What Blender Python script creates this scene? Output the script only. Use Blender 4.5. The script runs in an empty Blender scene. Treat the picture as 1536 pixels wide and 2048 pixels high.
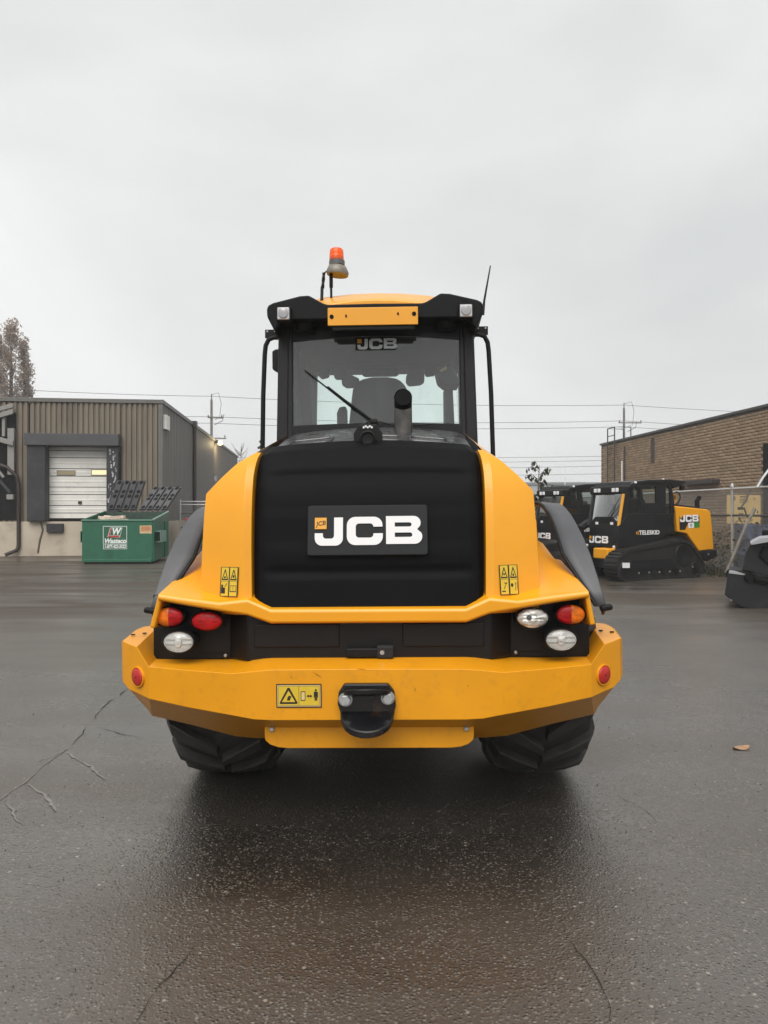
import bpy, bmesh, math, random
from mathutils import Vector, Matrix, noise as mnoise

R = math.radians
random.seed(11)
SC = bpy.context.scene
COL = SC.collection

# ------------------------------------------------------------------ camera, world, sun, exposure
F = 1420.0            # focal length in photograph pixels (photograph 1536 x 2048)
CAMZ = 1.52
cam_d = bpy.data.cameras.new('camera')
cam_d.sensor_fit = 'VERTICAL'
cam_d.sensor_height = 24.0
cam_d.lens = 24.0 * F / 2048.0
cam_d.clip_start = 0.05
cam_d.clip_end = 3000
cam = bpy.data.objects.new('camera', cam_d)
COL.objects.link(cam)
cam.location = (0, 0, CAMZ)
cam.rotation_euler = (R(90), 0, 0)
SC.camera = cam

SUN_ELEV, SUN_ROT = R(52), R(190)
world = bpy.data.worlds.new('World')
SC.world = world
world.use_nodes = True
wn, wl = world.node_tree.nodes, world.node_tree.links
wn.clear()
w_out = wn.new('ShaderNodeOutputWorld')
w_bg = wn.new('ShaderNodeBackground')
w_bg.inputs['Strength'].default_value = 0.10
w_sky = wn.new('ShaderNodeTexSky')
w_sky.sky_type = 'NISHITA'
w_sky.sun_disc = False
w_sky.sun_elevation = SUN_ELEV
w_sky.sun_rotation = SUN_ROT
w_sky.dust_density = 4.0
w_hsv = wn.new('ShaderNodeHueSaturation')
w_hsv.inputs['Saturation'].default_value = 0.08
w_hsv.inputs['Value'].default_value = 0.55
w_tc = wn.new('ShaderNodeTexCoord')
w_map = wn.new('ShaderNodeMapping')
w_map.inputs['Scale'].default_value = (1.0, 1.0, 1.9)
w_map.inputs['Location'].default_value = (0.35, 0.1, 0.2)
w_n1 = wn.new('ShaderNodeTexNoise')
w_n1.inputs['Scale'].default_value = 1.7
w_n1.inputs['Detail'].default_value = 5.0
w_n1.inputs['Roughness'].default_value = 0.45
w_n1.inputs['Distortion'].default_value = 0.3
w_ramp = wn.new('ShaderNodeValToRGB')
w_ramp.color_ramp.elements[0].position = 0.33
w_ramp.color_ramp.elements[0].color = (3.55, 3.65, 3.65, 1)
w_ramp.color_ramp.elements[1].position = 0.66
w_ramp.color_ramp.elements[1].color = (4.90, 4.94, 4.92, 1)
w_mix = wn.new('ShaderNodeMixRGB')
w_mix.inputs['Fac'].default_value = 0.12
wl.new(w_tc.outputs['Generated'], w_map.inputs['Vector'])
wl.new(w_map.outputs['Vector'], w_n1.inputs['Vector'])
wl.new(w_n1.outputs['Fac'], w_ramp.inputs['Fac'])
wl.new(w_sky.outputs['Color'], w_hsv.inputs['Color'])
wl.new(w_ramp.outputs['Color'], w_mix.inputs['Color1'])
wl.new(w_hsv.outputs['Color'], w_mix.inputs['Color2'])
wl.new(w_mix.outputs['Color'], w_bg.inputs['Color'])
wl.new(w_bg.outputs['Background'], w_out.inputs['Surface'])

sun_d = bpy.data.lights.new('sun', 'SUN')
sun_d.energy = 1.4
sun_d.angle = R(50)
sun_d.color = (1.0, 0.965, 0.92)
sun = bpy.data.objects.new('sun', sun_d)
COL.objects.link(sun)
sun.rotation_euler = (R(90) - SUN_ELEV, 0, R(-10))

SC.view_settings.view_transform = 'Standard'
SC.view_settings.look = 'None'
SC.view_settings.gamma = 1.0
SC.view_settings.use_curve_mapping = False
SC.view_settings.exposure = 1.06
SC.render.engine = 'CYCLES'
SC.cycles.use_denoising = True
SC.cycles.max_bounces = 8
SC.cycles.transparent_max_bounces = 16
SC.cycles.caustics_reflective = False
SC.cycles.caustics_refractive = False

# ------------------------------------------------------------------ helpers
def HX(h, Y): return h * Y / F
def ZZ(py, Y): return CAMZ - (py - 1024.0) * Y / F
def PX(px, py, Y): return ((px - 768.0) * Y / F, Y, ZZ(py, Y))

class MB:
    """collects geometry, then links it as one mesh object"""
    def __init__(s, off=(0, 0, 0)):
        s.v, s.f, s.m = [], [], []
        s.off = Vector(off)
    def add(s, verts, faces, mi=0):
        b = len(s.v)
        s.v += [tuple(Vector(p) - s.off) for p in verts]
        for f in faces:
            s.f.append([b + i for i in f]); s.m.append(mi)
        return s
    def box(s, c, d, rot=None, mi=0, taper=1.0):
        hx, hy, hz = d[0] / 2, d[1] / 2, d[2] / 2
        vs = []
        for z in (-hz, hz):
            k = taper if z > 0 else 1.0
            for x, y in ((-hx, -hy), (hx, -hy), (hx, hy), (-hx, hy)):
                p = Vector((x * k, y * k, z))
                if rot is not None: p = rot @ p
                vs.append(p + Vector(c))
        return s.add(vs, [(3, 2, 1, 0), (4, 5, 6, 7), (0, 1, 5, 4), (1, 2, 6, 5), (2, 3, 7, 6), (3, 0, 4, 7)], mi)
    def bb(s, x0, x1, y0, y1, z0, z1, mi=0):
        return s.box(((x0 + x1) / 2, (y0 + y1) / 2, (z0 + z1) / 2), (abs(x1 - x0), abs(y1 - y0), abs(z1 - z0)), None, mi)
    def loft(s, rings, close=True, caps=True, mi=0):
        n = len(rings[0]); vs = [p for r in rings for p in r]; fs = []
        for i in range(len(rings) - 1):
            for j in range(n if close else n - 1):
                k = (j + 1) % n
                fs.append((i * n + j, i * n + k, (i + 1) * n + k, (i + 1) * n + j))
        if caps and close:
            fs.append(tuple(reversed(range(n)))); fs.append(tuple(range((len(rings) - 1) * n, len(rings) * n)))
        return s.add(vs, fs, mi)
    def prism(s, pts, d, mi=0):
        """3-D polygon pts, extruded by vector d"""
        d = Vector(d)
        return s.loft([[Vector(p) for p in pts], [Vector(p) + d for p in pts]], True, True, mi)
    def tube(s, pts, r, n=8, caps=True, mi=0):
        pts = [Vector(p) for p in pts]; rings = []; up = None
        for i, p in enumerate(pts):
            a = pts[max(i - 1, 0)]; b = pts[min(i + 1, len(pts) - 1)]
            t = (b - a).normalized()
            if up is None:
                up = Vector((0, 0, 1)) if abs(t.z) < .9 else Vector((0, 1, 0))
            u = t.cross(up)
            if u.length < 1e-5: u = t.cross(Vector((1, 0, 0)))
            u.normalize(); w = u.cross(t).normalized(); up = w
            rr = r[i] if isinstance(r, (list, tuple)) else r
            rings.append([p + (u * math.cos(2 * math.pi * k / n) + w * math.sin(2 * math.pi * k / n)) * rr for k in range(n)])
        return s.loft(rings, True, caps, mi)
    def lathe(s, prof, c, axis='Z', n=24, mi=0, sx=1.0, sy=1.0, caps=True):
        """prof: list of (r, h) along axis"""
        rings = []
        for r, h in prof:
            ring = []
            for k in range(n):
                a = 2 * math.pi * k / n
                x, y = r * math.cos(a) * sx, r * math.sin(a) * sy
                if axis == 'Z': p = (x, y, h)
                elif axis == 'Y': p = (x, h, y)
                else: p = (h, x, y)
                ring.append(Vector(p) + Vector(c))
            rings.append(ring)
        return s.loft(rings, True, caps, mi)
    def build(s, name, mats, parent=None, bevel=0, seg=2, smooth=35, solid=None, loc=None, bang=28):
        me = bpy.data.meshes.new(name)
        me.from_pydata([tuple(p) for p in s.v], [], s.f)
        if not isinstance(mats, (list, tuple)): mats = [mats]
        for m in mats: me.materials.append(m)
        if len(mats) > 1: me.polygons.foreach_set('material_index', s.m)
        bm = bmesh.new(); bm.from_mesh(me)
        bmesh.ops.recalc_face_normals(bm, faces=bm.faces)
        bm.to_mesh(me); bm.free()
        if smooth:
            me.polygons.foreach_set('use_smooth', [True] * len(me.polygons))
            me.set_sharp_from_angle(angle=R(smooth))
        me.update()
        o = bpy.data.objects.new(name, me)
        COL.objects.link(o)
        if parent is not None: o.parent = parent
        if loc is not None: o.location = loc
        if solid:
            md = o.modifiers.new('solid', 'SOLIDIFY'); md.thickness = abs(solid); md.offset = -1 if solid > 0 else 1
        if bevel:
            md = o.modifiers.new('bevel', 'BEVEL'); md.width = bevel; md.segments = seg
            md.limit_method = 'ANGLE'; md.angle_limit = R(bang); md.harden_normals = bool(smooth)
        return o

def thing(name, label, cat, loc=(0, 0, 0), rot=(0, 0, 0), group=None):
    o = bpy.data.objects.new(name, None)
    COL.objects.link(o)
    o.location = loc; o.rotation_euler = rot
    o.empty_display_size = .2
    o['label'] = label; o['category'] = cat
    if group: o['group'] = group
    return o
def tag(o, label, cat, group=None):
    o['label'] = label; o['category'] = cat
    if group: o['group'] = group
    return o
def structure(o): o['kind'] = 'structure'; return o
def stuff(o): o['kind'] = 'stuff'; return o

def text_mesh(body, size, ext=0.0, shear=0.0, sx=1.0, bold=0.0, align='CENTER'):
    cu = bpy.data.curves.new('lettering', 'FONT')
    cu.body = body; cu.size = size; cu.extrude = ext; cu.shear = shear; cu.offset = bold
    cu.align_x = align; cu.align_y = 'CENTER'; cu.resolution_u = 3
    o = bpy.data.objects.new('lettering', cu)
    COL.objects.link(o)
    dg = bpy.context.evaluated_depsgraph_get()
    me = bpy.data.meshes.new_from_object(o.evaluated_get(dg))
    bpy.data.objects.remove(o); bpy.data.curves.remove(cu)
    if sx != 1.0:
        for v in me.vertices: v.co.x *= sx
    return me
def put_mesh(name, me, mat, parent, mat4):
    me.materials.clear(); me.materials.append(mat)
    o = bpy.data.objects.new(name, me); COL.objects.link(o)
    o.parent = parent; o.matrix_local = mat4
    return o
def frame4(origin, u, v):
    """matrix whose x axis is u, y axis v (both in the surface), z the outward normal"""
    u = Vector(u).normalized(); v = Vector(v).normalized(); w = u.cross(v).normalized(); v = w.cross(u)
    return Matrix(((u.x, v.x, w.x, origin[0]), (u.y, v.y, w.y, origin[1]), (u.z, v.z, w.z, origin[2]), (0, 0, 0, 1)))

# ------------------------------------------------------------------ materials
def mat(name, col, rough=.5, metal=0.0, spec=.5, coat=0.0, coat_r=.1, var=0.0, vscale=6.0, bump=0.0, bscale=80.0, grime=None, gamount=0.0, gscale=3.0, stretch=None, emis=None, estr=0.0, trans=0.0, rvar=0.0):
    m = bpy.data.materials.new(name); m.use_nodes = True
    nt = m.node_tree; N, L = nt.nodes, nt.links
    b = N['Principled BSDF']
    b.inputs['Base Color'].default_value = (*col, 1)
    b.inputs['Roughness'].default_value = rough
    b.inputs['Metallic'].default_value = metal
    b.inputs['Specular IOR Level'].default_value = spec
    b.inputs['Coat Weight'].default_value = coat
    b.inputs['Coat Roughness'].default_value = coat_r
    b.inputs['Transmission Weight'].default_value = trans
    if emis:
        b.inputs['Emission Color'].default_value = (*emis, 1); b.inputs['Emission Strength'].default_value = estr
    if var or bump or grime or rvar:
        tc = N.new('ShaderNodeTexCoord')
        vec = tc.outputs['Object']
        if stretch:
            mp = N.new('ShaderNodeMapping'); mp.inputs['Scale'].default_value = stretch
            L.new(vec, mp.inputs['Vector']); vec = mp.outputs['Vector']
    if var:
        n = N.new('ShaderNodeTexNoise'); n.inputs['Scale'].default_value = vscale; n.inputs['Detail'].default_value = 6
        L.new(vec, n.inputs['Vector'])
        r = N.new('ShaderNodeMapRange'); r.inputs['From Min'].default_value = .3; r.inputs['From Max'].default_value = .7
        r.inputs['To Min'].default_value = 1 - var; r.inputs['To Max'].default_value = 1 + var
        L.new(n.outputs['Fac'], r.inputs['Value'])
        mx = N.new('ShaderNodeVectorMath'); mx.operation = 'SCALE'; mx.inputs[0].default_value = col
        L.new(r.outputs['Result'], mx.inputs['Scale'])
        src = mx.outputs['Vector']
        L.new(src, b.inputs['Base Color'])
    else: src = None
    if grime:
        n = N.new('ShaderNodeTexNoise'); n.inputs['Scale'].default_value = gscale; n.inputs['Detail'].default_value = 9; n.inputs['Roughness'].default_value = .65
        L.new(vec, n.inputs['Vector'])
        r = N.new('ShaderNodeMapRange'); r.inputs['From Min'].default_value = .52; r.inputs['From Max'].default_value = .78
        r.inputs['To Max'].default_value = gamount
        L.new(n.outputs['Fac'], r.inputs['Value'])
        mx = N.new('ShaderNodeMixRGB')
        if src: L.new(src, mx.inputs['Color1'])
        else: mx.inputs['Color1'].default_value = (*col, 1)
        mx.inputs['Color2'].default_value = (*grime, 1)
        L.new(r.outputs['Result'], mx.inputs['Fac']); L.new(mx.outputs['Color'], b.inputs['Base Color'])
    if rvar:
        n = N.new('ShaderNodeTexNoise'); n.inputs['Scale'].default_value = 9; n.inputs['Detail'].default_value = 5
        L.new(vec, n.inputs['Vector'])
        r = N.new('ShaderNodeMapRange'); r.inputs['From Min'].default_value = .3; r.inputs['From Max'].default_value = .7
        r.inputs['To Min'].default_value = max(.02, rough - rvar); r.inputs['To Max'].default_value = rough + rvar
        L.new(n.outputs['Fac'], r.inputs['Value']); L.new(r.outputs['Result'], b.inputs['Roughness'])
    if bump:
        n = N.new('ShaderNodeTexNoise'); n.inputs['Scale'].default_value = bscale; n.inputs['Detail'].default_value = 3
        L.new(vec, n.inputs['Vector'])
        bp = N.new('ShaderNodeBump'); bp.inputs['Strength'].default_value = bump; bp.inputs['Distance'].default_value = .004
        L.new(n.outputs['Fac'], bp.inputs['Height']); L.new(bp.outputs['Normal'], b.inputs['Normal'])
    return m

def glass_mat(name, tint, refl=.08, rough=.0, veil=0.0):
    """thin window glass: tinted see-through plus a mirror share"""
    m = bpy.data.materials.new(name); m.use_nodes = True
    N, L = m.node_tree.nodes, m.node_tree.links
    N.clear()
    out = N.new('ShaderNodeOutputMaterial')
    tr = N.new('ShaderNodeBsdfTransparent'); tr.inputs['Color'].default_value = (*tint, 1)
    gl = N.new('ShaderNodeBsdfGlossy'); gl.inputs['Roughness'].default_value = rough
    lw = N.new('ShaderNodeLayerWeight'); lw.inputs['Blend'].default_value = .25
    ma = N.new('ShaderNodeMath'); ma.operation = 'MULTIPLY_ADD'; ma.inputs[1].default_value = .6; ma.inputs[2].default_value = refl
    L.new(lw.outputs['Fresnel'], ma.inputs[0])
    mx = N.new('ShaderNodeMixShader')
    L.new(ma.outputs['Value'], mx.inputs['Fac']); L.new(tr.outputs[0], mx.inputs[1]); L.new(gl.outputs[0], mx.inputs[2])
    src = mx.outputs[0]
    if veil:
        df = N.new('ShaderNodeBsdfDiffuse'); df.inputs['Color'].default_value = (.32, .34, .33, 1)  # pale veil laid over the glass in place of reflected sky
        tc = N.new('ShaderNodeTexCoord'); n = N.new('ShaderNodeTexNoise'); n.inputs['Scale'].default_value = 5; n.inputs['Detail'].default_value = 7
        mp = N.new('ShaderNodeMapping'); mp.inputs['Scale'].default_value = (2.2, 1, .6)
        L.new(tc.outputs['Object'], mp.inputs['Vector']); L.new(mp.outputs['Vector'], n.inputs['Vector'])
        r = N.new('ShaderNodeMapRange'); r.inputs['From Min'].default_value = .35; r.inputs['From Max'].default_value = .75
        r.inputs['To Min'].default_value = veil * .5; r.inputs['To Max'].default_value = veil * 1.5
        L.new(n.outputs['Fac'], r.inputs['Value'])
        m2 = N.new('ShaderNodeMixShader')
        L.new(r.outputs['Result'], m2.inputs['Fac']); L.new(src, m2.inputs[1]); L.new(df.outputs[0], m2.inputs[2])
        src = m2.outputs[0]
    L.new(src, out.inputs['Surface'])
    return m

YEL = (.80, .335, .0030)
M_yellow = mat('yellow paint', YEL, .40, coat=.30, coat_r=.16, var=.03, vscale=3, bump=.03, bscale=260, grime=(.30, .16, .05), gamount=.10, gscale=14)
M_yellow_dirty = mat('yellow cast paint', (.76, .312, .0025), .42, coat=.10, coat_r=.2, var=.05, vscale=5, bump=.10, bscale=120, grime=(.22, .11, .03), gamount=.28, gscale=20)
M_black = mat('black plastic', (.006, .006, .007), .5, spec=.22, var=.2, vscale=8, bump=.08, bscale=300, rvar=.06)
M_grille = mat('fine black grille cloth', (.0032, .0034, .0042), .6, spec=.10, bump=.25, bscale=420, var=.15, vscale=3)
M_plate = mat('badge plate plastic', (.020, .021, .023), .6, spec=.2, bump=.05, bscale=300)
M_cab = mat('cab frame black paint', (.014, .0135, .0155), .45, spec=.3, var=.15, rvar=.08)
M_roofblack = mat('roof black plastic', (.005, .005, .006), .55, spec=.16)
M_white = mat('white lettering', (.80, .79, .79), .5)
M_deck = mat('wet engine deck', (.035, .035, .037), .33, spec=.7, var=.2, vscale=3, rvar=.12, bump=.03, bscale=40)
M_fender = mat('grey fender plastic', (.070, .073, .080), .46, spec=.5, bump=.12, bscale=200, var=.12, rvar=.06)
M_rubber = mat('tyre rubber', (.022, .021, .020), .62, spec=.5, var=.4, vscale=9, bump=.3, bscale=60, grime=(.07, .06, .05), gamount=.55, gscale=7)
M_chassis = mat('dark chassis paint', (.014, .013, .012), .6, var=.3)
M_steel = mat('zinc bolt', (.42, .43, .44), .38, metal=.7, var=.15, vscale=40)
M_exh = mat('stainless exhaust', (.12, .112, .105), .38, metal=.85, var=.35, vscale=10, rvar=.1)
M_soot_shade = mat('soot and hole shade', (.004, .004, .004), .8, spec=.2)  # soot, and also the shade in holes and hollows put into colour
M_red = mat('red lens', (.40, .004, .006), .30, spec=.2, coat=.18, coat_r=.08, bump=.6, bscale=60, stretch=(1, 1, 3), var=.5, vscale=30)
M_redref = mat('red reflector', (.46, .018, .012), .35, bump=.5, bscale=160)
M_amber = mat('amber lens', (.66, .15, .008), .3, spec=.2, coat=.2, coat_r=.08, bump=.6, bscale=60, var=.5, vscale=30)
M_orange = mat('orange beacon lens', (.80, .10, .002), .3, spec=.25, coat=.25, coat_r=.1, stretch=(.2, .2, 9), bump=.6, bscale=7, var=.25, vscale=9)
M_chrome = mat('lamp reflector', (.80, .775, .73), .38, metal=.45, spec=.8, bump=.5, bscale=22, stretch=(.7, .7, 3), var=.42, vscale=26, grime=(.30, .17, .06), gamount=.5, gscale=28)
M_bowl = mat('lamp bowl', (.84, .82, .79), .25, metal=.5, spec=.8, var=.12, vscale=14, bump=.2, bscale=14)
M_lampgrey = mat('lamp bar', (.38, .34, .28), .3, metal=.4)
M_grey = mat('grey plastic', (.10, .10, .10), .5)
M_saucer = mat('beacon dish', (.22, .20, .17), .5, metal=.3, var=.2, vscale=20)
M_hitch = mat('black hitch casting', (.006, .006, .007), .24, spec=.35, var=.2, vscale=12, bump=.08, bscale=40, grime=(.09, .045, .02), gamount=.5, gscale=9)
M_decal_y = mat('decal yellow', (.68, .47, .035), .45, var=.06, vscale=30)
M_decal_k = mat('decal black', (.012, .010, .008), .5)
M_decal_w = mat('decal edge', (.70, .52, .22), .5)
M_seat = mat('seat fabric', (.012, .012, .014), .9, spec=.2, bump=.3, bscale=200)
M_liner = mat('cab liner', (.055, .058, .058), .8, spec=.2)
M_mount = mat('lamp housing black', (.004, .004, .004), .45, spec=.25)
M_tail = mat('tailgate black', (.006, .0055, .0055), .45, spec=.25, var=.2, bump=.05, bscale=200)
M_logo_y = mat('logo amber', (.78, .36, .03), .4)
G_rear = glass_mat('rear window glass', (.90, .985, .96), .10, 0, veil=.095)
G_side = glass_mat('cab glass', (.91, .985, .965), .03)
G_dark = glass_mat('dark cab glass', (.55, .62, .60), .07, .02, veil=.03)
G_lens = glass_mat('clear lens', (.97, .98, .98), .05)

# ------------------------------------------------------------------ squared block lettering (three wide letters of the maker's badge)
def arc(cx, cz, r, a0, a1, n=6):
    return [(cx + r * math.cos(R(a0 + (a1 - a0) * i / n)), cz + r * math.sin(R(a0 + (a1 - a0) * i / n))) for i in range(n + 1)]
def badge_loops():
    """outlines in units of the letter height, three letters in a row; J starts at x = 0, lower edge z = 0"""
    # measured in badge pixels: letter height 305, J 175..478, C 520..907, B 940..1330, z up
    s = 1 / 305.0
    def P(l): return [((x - 175) * s, (500 - y) * s) for x, y in l]
    def A(cx, cy, r, a0, a1): return [(x, y) for x, y in arc(cx, cy, r, a0, a1, 7)]
    J = [(383, 203), (478, 203)] + A(398, 428, 80, 0, 90) + A(255, 428, 80, 90, 180) + [(175, 373), (262, 373)] + A(297, 398, 34, 180, 90) + A(349, 398, 34, 90, 0)
    C = A(612, 290, 92, 180, 270) + A(812, 290, 92, -90, 0) + [(904, 306), (806, 306)] + A(770, 306, 36, 0, -90) + A(652, 306, 36, 270, 180) + A(652, 388, 36, 180, 90) + A(770, 388, 36, 90, 0) + [(806, 378), (907, 378)] + A(815, 412, 92, 0, 90) + A(612, 412, 92, 90, 180)
    B = [(942, 193), (1240, 193)] + A(1240, 267, 74, -90, 30) + [(1275, 337)] + A(1250, 415, 80, -30, 90) + [(942, 495)]
    B1 = [(1036, 262)] + A(1194, 285, 23, -90, 90) + [(1036, 308)]
    B2 = [(1036, 372)] + A(1200, 396, 24, -90, 90) + [(1036, 420)]
    return [P(J)], [P(C)], [P(B), P(B1), P(B2)]
def loops_mesh(loops, size, ext):
    cu = bpy.data.curves.new('outline', 'CURVE'); cu.dimensions = '2D'; cu.fill_mode = 'BOTH'; cu.extrude = ext
    for lp in loops:
        sp = cu.splines.new('POLY'); sp.points.add(len(lp) - 1)
        for i, (x, y) in enumerate(lp): sp.points[i].co = (x * size, y * size, 0, 1)
        sp.use_cyclic_u = True
    o = bpy.data.objects.new('outline', cu); COL.objects.link(o)
    dg = bpy.context.evaluated_depsgraph_get()
    me = bpy.data.meshes.new_from_object(o.evaluated_get(dg))
    bpy.data.objects.remove(o); bpy.data.curves.remove(cu)
    return me
LOOPS = badge_loops()
def badge(parent, m4, size, ext=.002, white=None, small=True, name='badge_letter'):
    """the three letters plus the small amber square; m4 places the lower left corner of the first letter"""
    for lp in LOOPS:
        put_mesh(name, loops_mesh(lp, size, ext), white or M_white, parent, m4)
    q = MB(); s = size
    a, b, lo, hi = 0.0, .415 * s, .565 * s, .97 * s
    q.add([(a, lo, ext), (b, lo, ext), (b, hi, ext), (a, hi, ext), (a, lo, -ext), (b, lo, -ext), (b, hi, -ext), (a, hi, -ext)],
          [(0, 1, 2, 3), (7, 6, 5, 4), (4, 5, 1, 0), (5, 6, 2, 1), (6, 7, 3, 2), (7, 4, 0, 3)])
    o = q.build('badge_square', M_logo_y, parent); o.matrix_local = m4
    if small:
        t = text_mesh('JCB', .22 * s, 0, 0.25, 1.0, .003 * s)
        put_mesh('badge_mark', t, M_decal_k, parent, m4 @ Matrix.Translation((.21 * s, .76 * s, ext + .0012)) @ Matrix.Rotation(R(8), 4, 'Z'))

# ------------------------------------------------------------------ wheel loader (rear view; local y = distance behind the camera minus LY)
LY = 4.27
LOADER = thing('wheel_loader', 'large yellow and black wheel loader seen from behind in the middle of the wet yard', 'wheel loader',
               (-.044, LY, 0), (0, R(-.55), R(-1.26)))
OFF = (0, LY, 0)
def LB(): return MB(OFF)
def lpt(x, Y, z): return Vector((x, Y - LY, z))
def interp(tab, x):
    if x <= tab[0][0]: return tab[0][1]
    for (a, b), (c, d) in zip(tab, tab[1:]):
        if x <= c: return b + (d - b) * (x - a) / (c - a)
    return tab[-1][1]
YR = [(1.0, 3.36), (1.5, 3.42), (1.65, 3.46), (1.75, 3.51), (1.82, 3.575), (1.862, 3.68)]
WO = [(1.0, .835), (1.30, .826), (1.617, .815), (1.70, .735), (1.77, .66), (1.828, .572)]
WP = [(1.0, .40), (1.056, .455), (1.111, .552), (1.30, .558), (1.70, .562), (1.79, .556), (1.828, .545)]

# hood shell: two flanks with ribs round the grille
for s in (-1, 1):
    m = LB(); rings = []
    for z in (1.03, 1.056, 1.111, 1.2, 1.35, 1.5, 1.617, 1.66, 1.70, 1.74, 1.77, 1.80, 1.828):
        wo, wp, yr = interp(WO, z), interp(WP, z), interp(YR, z)
        p1 = min(wp + .042, wo - .004)
        y2 = yr + .09 * max(0, wo - p1) / .23
        rise = .225 * max(0, z - 1.2) / .63
        wf = wo + (.02 if z > 1.75 else .0)
        rings.append([(s * (wp - .03), yr + .26, z), (s * (wp + .004), yr + .075, z), (s * (wp + .006), yr + .012, z), (s * p1, yr, z), (s * (p1 + (wo - p1) * .5), yr + (y2 - yr) * .42, z), (s * wo, y2, z), (s * (wo + wf) / 2, 4.1, z + rise * .42), (s * wf, 4.83, z + rise)])
    m.loft(rings, close=False)
    m.build('hood_side', M_yellow, LOADER, bevel=.020, seg=4, smooth=50, solid=None, bang=16)
# unseen core added so that no light passes between the panels
LB().bb(-.53, .53, 3.66, 4.80, .85, 1.72).build('light_stop_core', M_chassis, LOADER)

# grille
def grille_y(x, z):
    y = interp(YR, z) + .004
    for zc in (1.695, 1.238):
        t = (z - zc) / .036
        if abs(t) < 1 and abs(x) < .50:
            e = min(1, (.50 - abs(x)) / .03)
            y += .013 * (1 - t * t) ** 2 * e
    for zc in (1.60, 1.33):
        t = (z - zc) / .05
        if abs(t) < 1 and abs(x) < .5: y -= .004 * (1 - t * t)
    y += .028 * max(0, (abs(x) - .50) / .05) ** 2
    return y
m = LB(); rows = []
zs = [1.045 + .8 * i / 60 for i in range(61)] + [1.852, 1.858, 1.862]
for z in zs:
    crown = 0
    row = []
    wp = interp(WP, min(z, 1.828)) - .004
    if z > 1.80: wp -= .10 * ((z - 1.80) / .06) ** 2.2 * .35
    for i in range(33):
        x = -wp + 2 * wp * i / 32
        zz = z + .034 * (1 - (x / .56) ** 2) * max(0, (z - 1.6) / .26) - .004
        row.append((x, grille_y(x, z), zz))
    rows.append(row)
m.loft(rows, close=False)
m.build('rear_grille', M_grille, LOADER, smooth=60, solid=.02)

# deck
m = LB(); rows = []
for Y in (3.60, 3.64, 3.68, 3.72, 3.80, 3.95, 4.10, 4.30, 4.50, 4.70, 4.83):
    t = (Y - 3.68) / 1.15
    row = []
    for i in range(29):
        u = -1 + 2 * i / 28
        x = u * (.545 + .045 * max(0, t))
        z = 1.829 + .222 * max(0, t) + .045 * (1 - u * u)
        if Y < 3.68: z -= .02 + (3.68 - Y) * .5
        if abs(u) > .93: z -= .012 * (abs(u) - .93) / .07
        row.append((x, Y, z))
    rows.append(row)
m.loft(rows, close=False)
deck = m.build('engine_deck', M_deck, LOADER, smooth=50)
def deck_z(x, Y):
    t = max(0, (Y - 3.68) / 1.15); u = x / (.545 + .045 * t)
    return 1.829 + .222 * t + .045 * (1 - u * u)
# pressed slots of the deck: raised rims
for (h0, h1) in ((-165, -80), (8, 58), (76, 152)):
    Y0, Y1 = 3.86, 4.12
    x0, x1 = HX(h0, 4.0), HX(h1, 4.0)
    pts = []
    rr = .03
    for cx, cy, a in ((x1 - rr, Y1 - rr, 0), (x0 + rr, Y1 - rr, 90), (x0 + rr, Y0 + rr, 180), (x1 - rr, Y0 + rr, 270)):
        for k in range(5):
            an = R(a + 22.5 * k)
            px, py = cx + rr * math.cos(an), cy + rr * math.sin(an)
            pts.append((px, py, deck_z(px, py) + .003))
    pts.append(pts[0])
    m = LB(); m.tube(pts, .0075, 6, False); m.build('pressed_slot', M_deck, deck)

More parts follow.
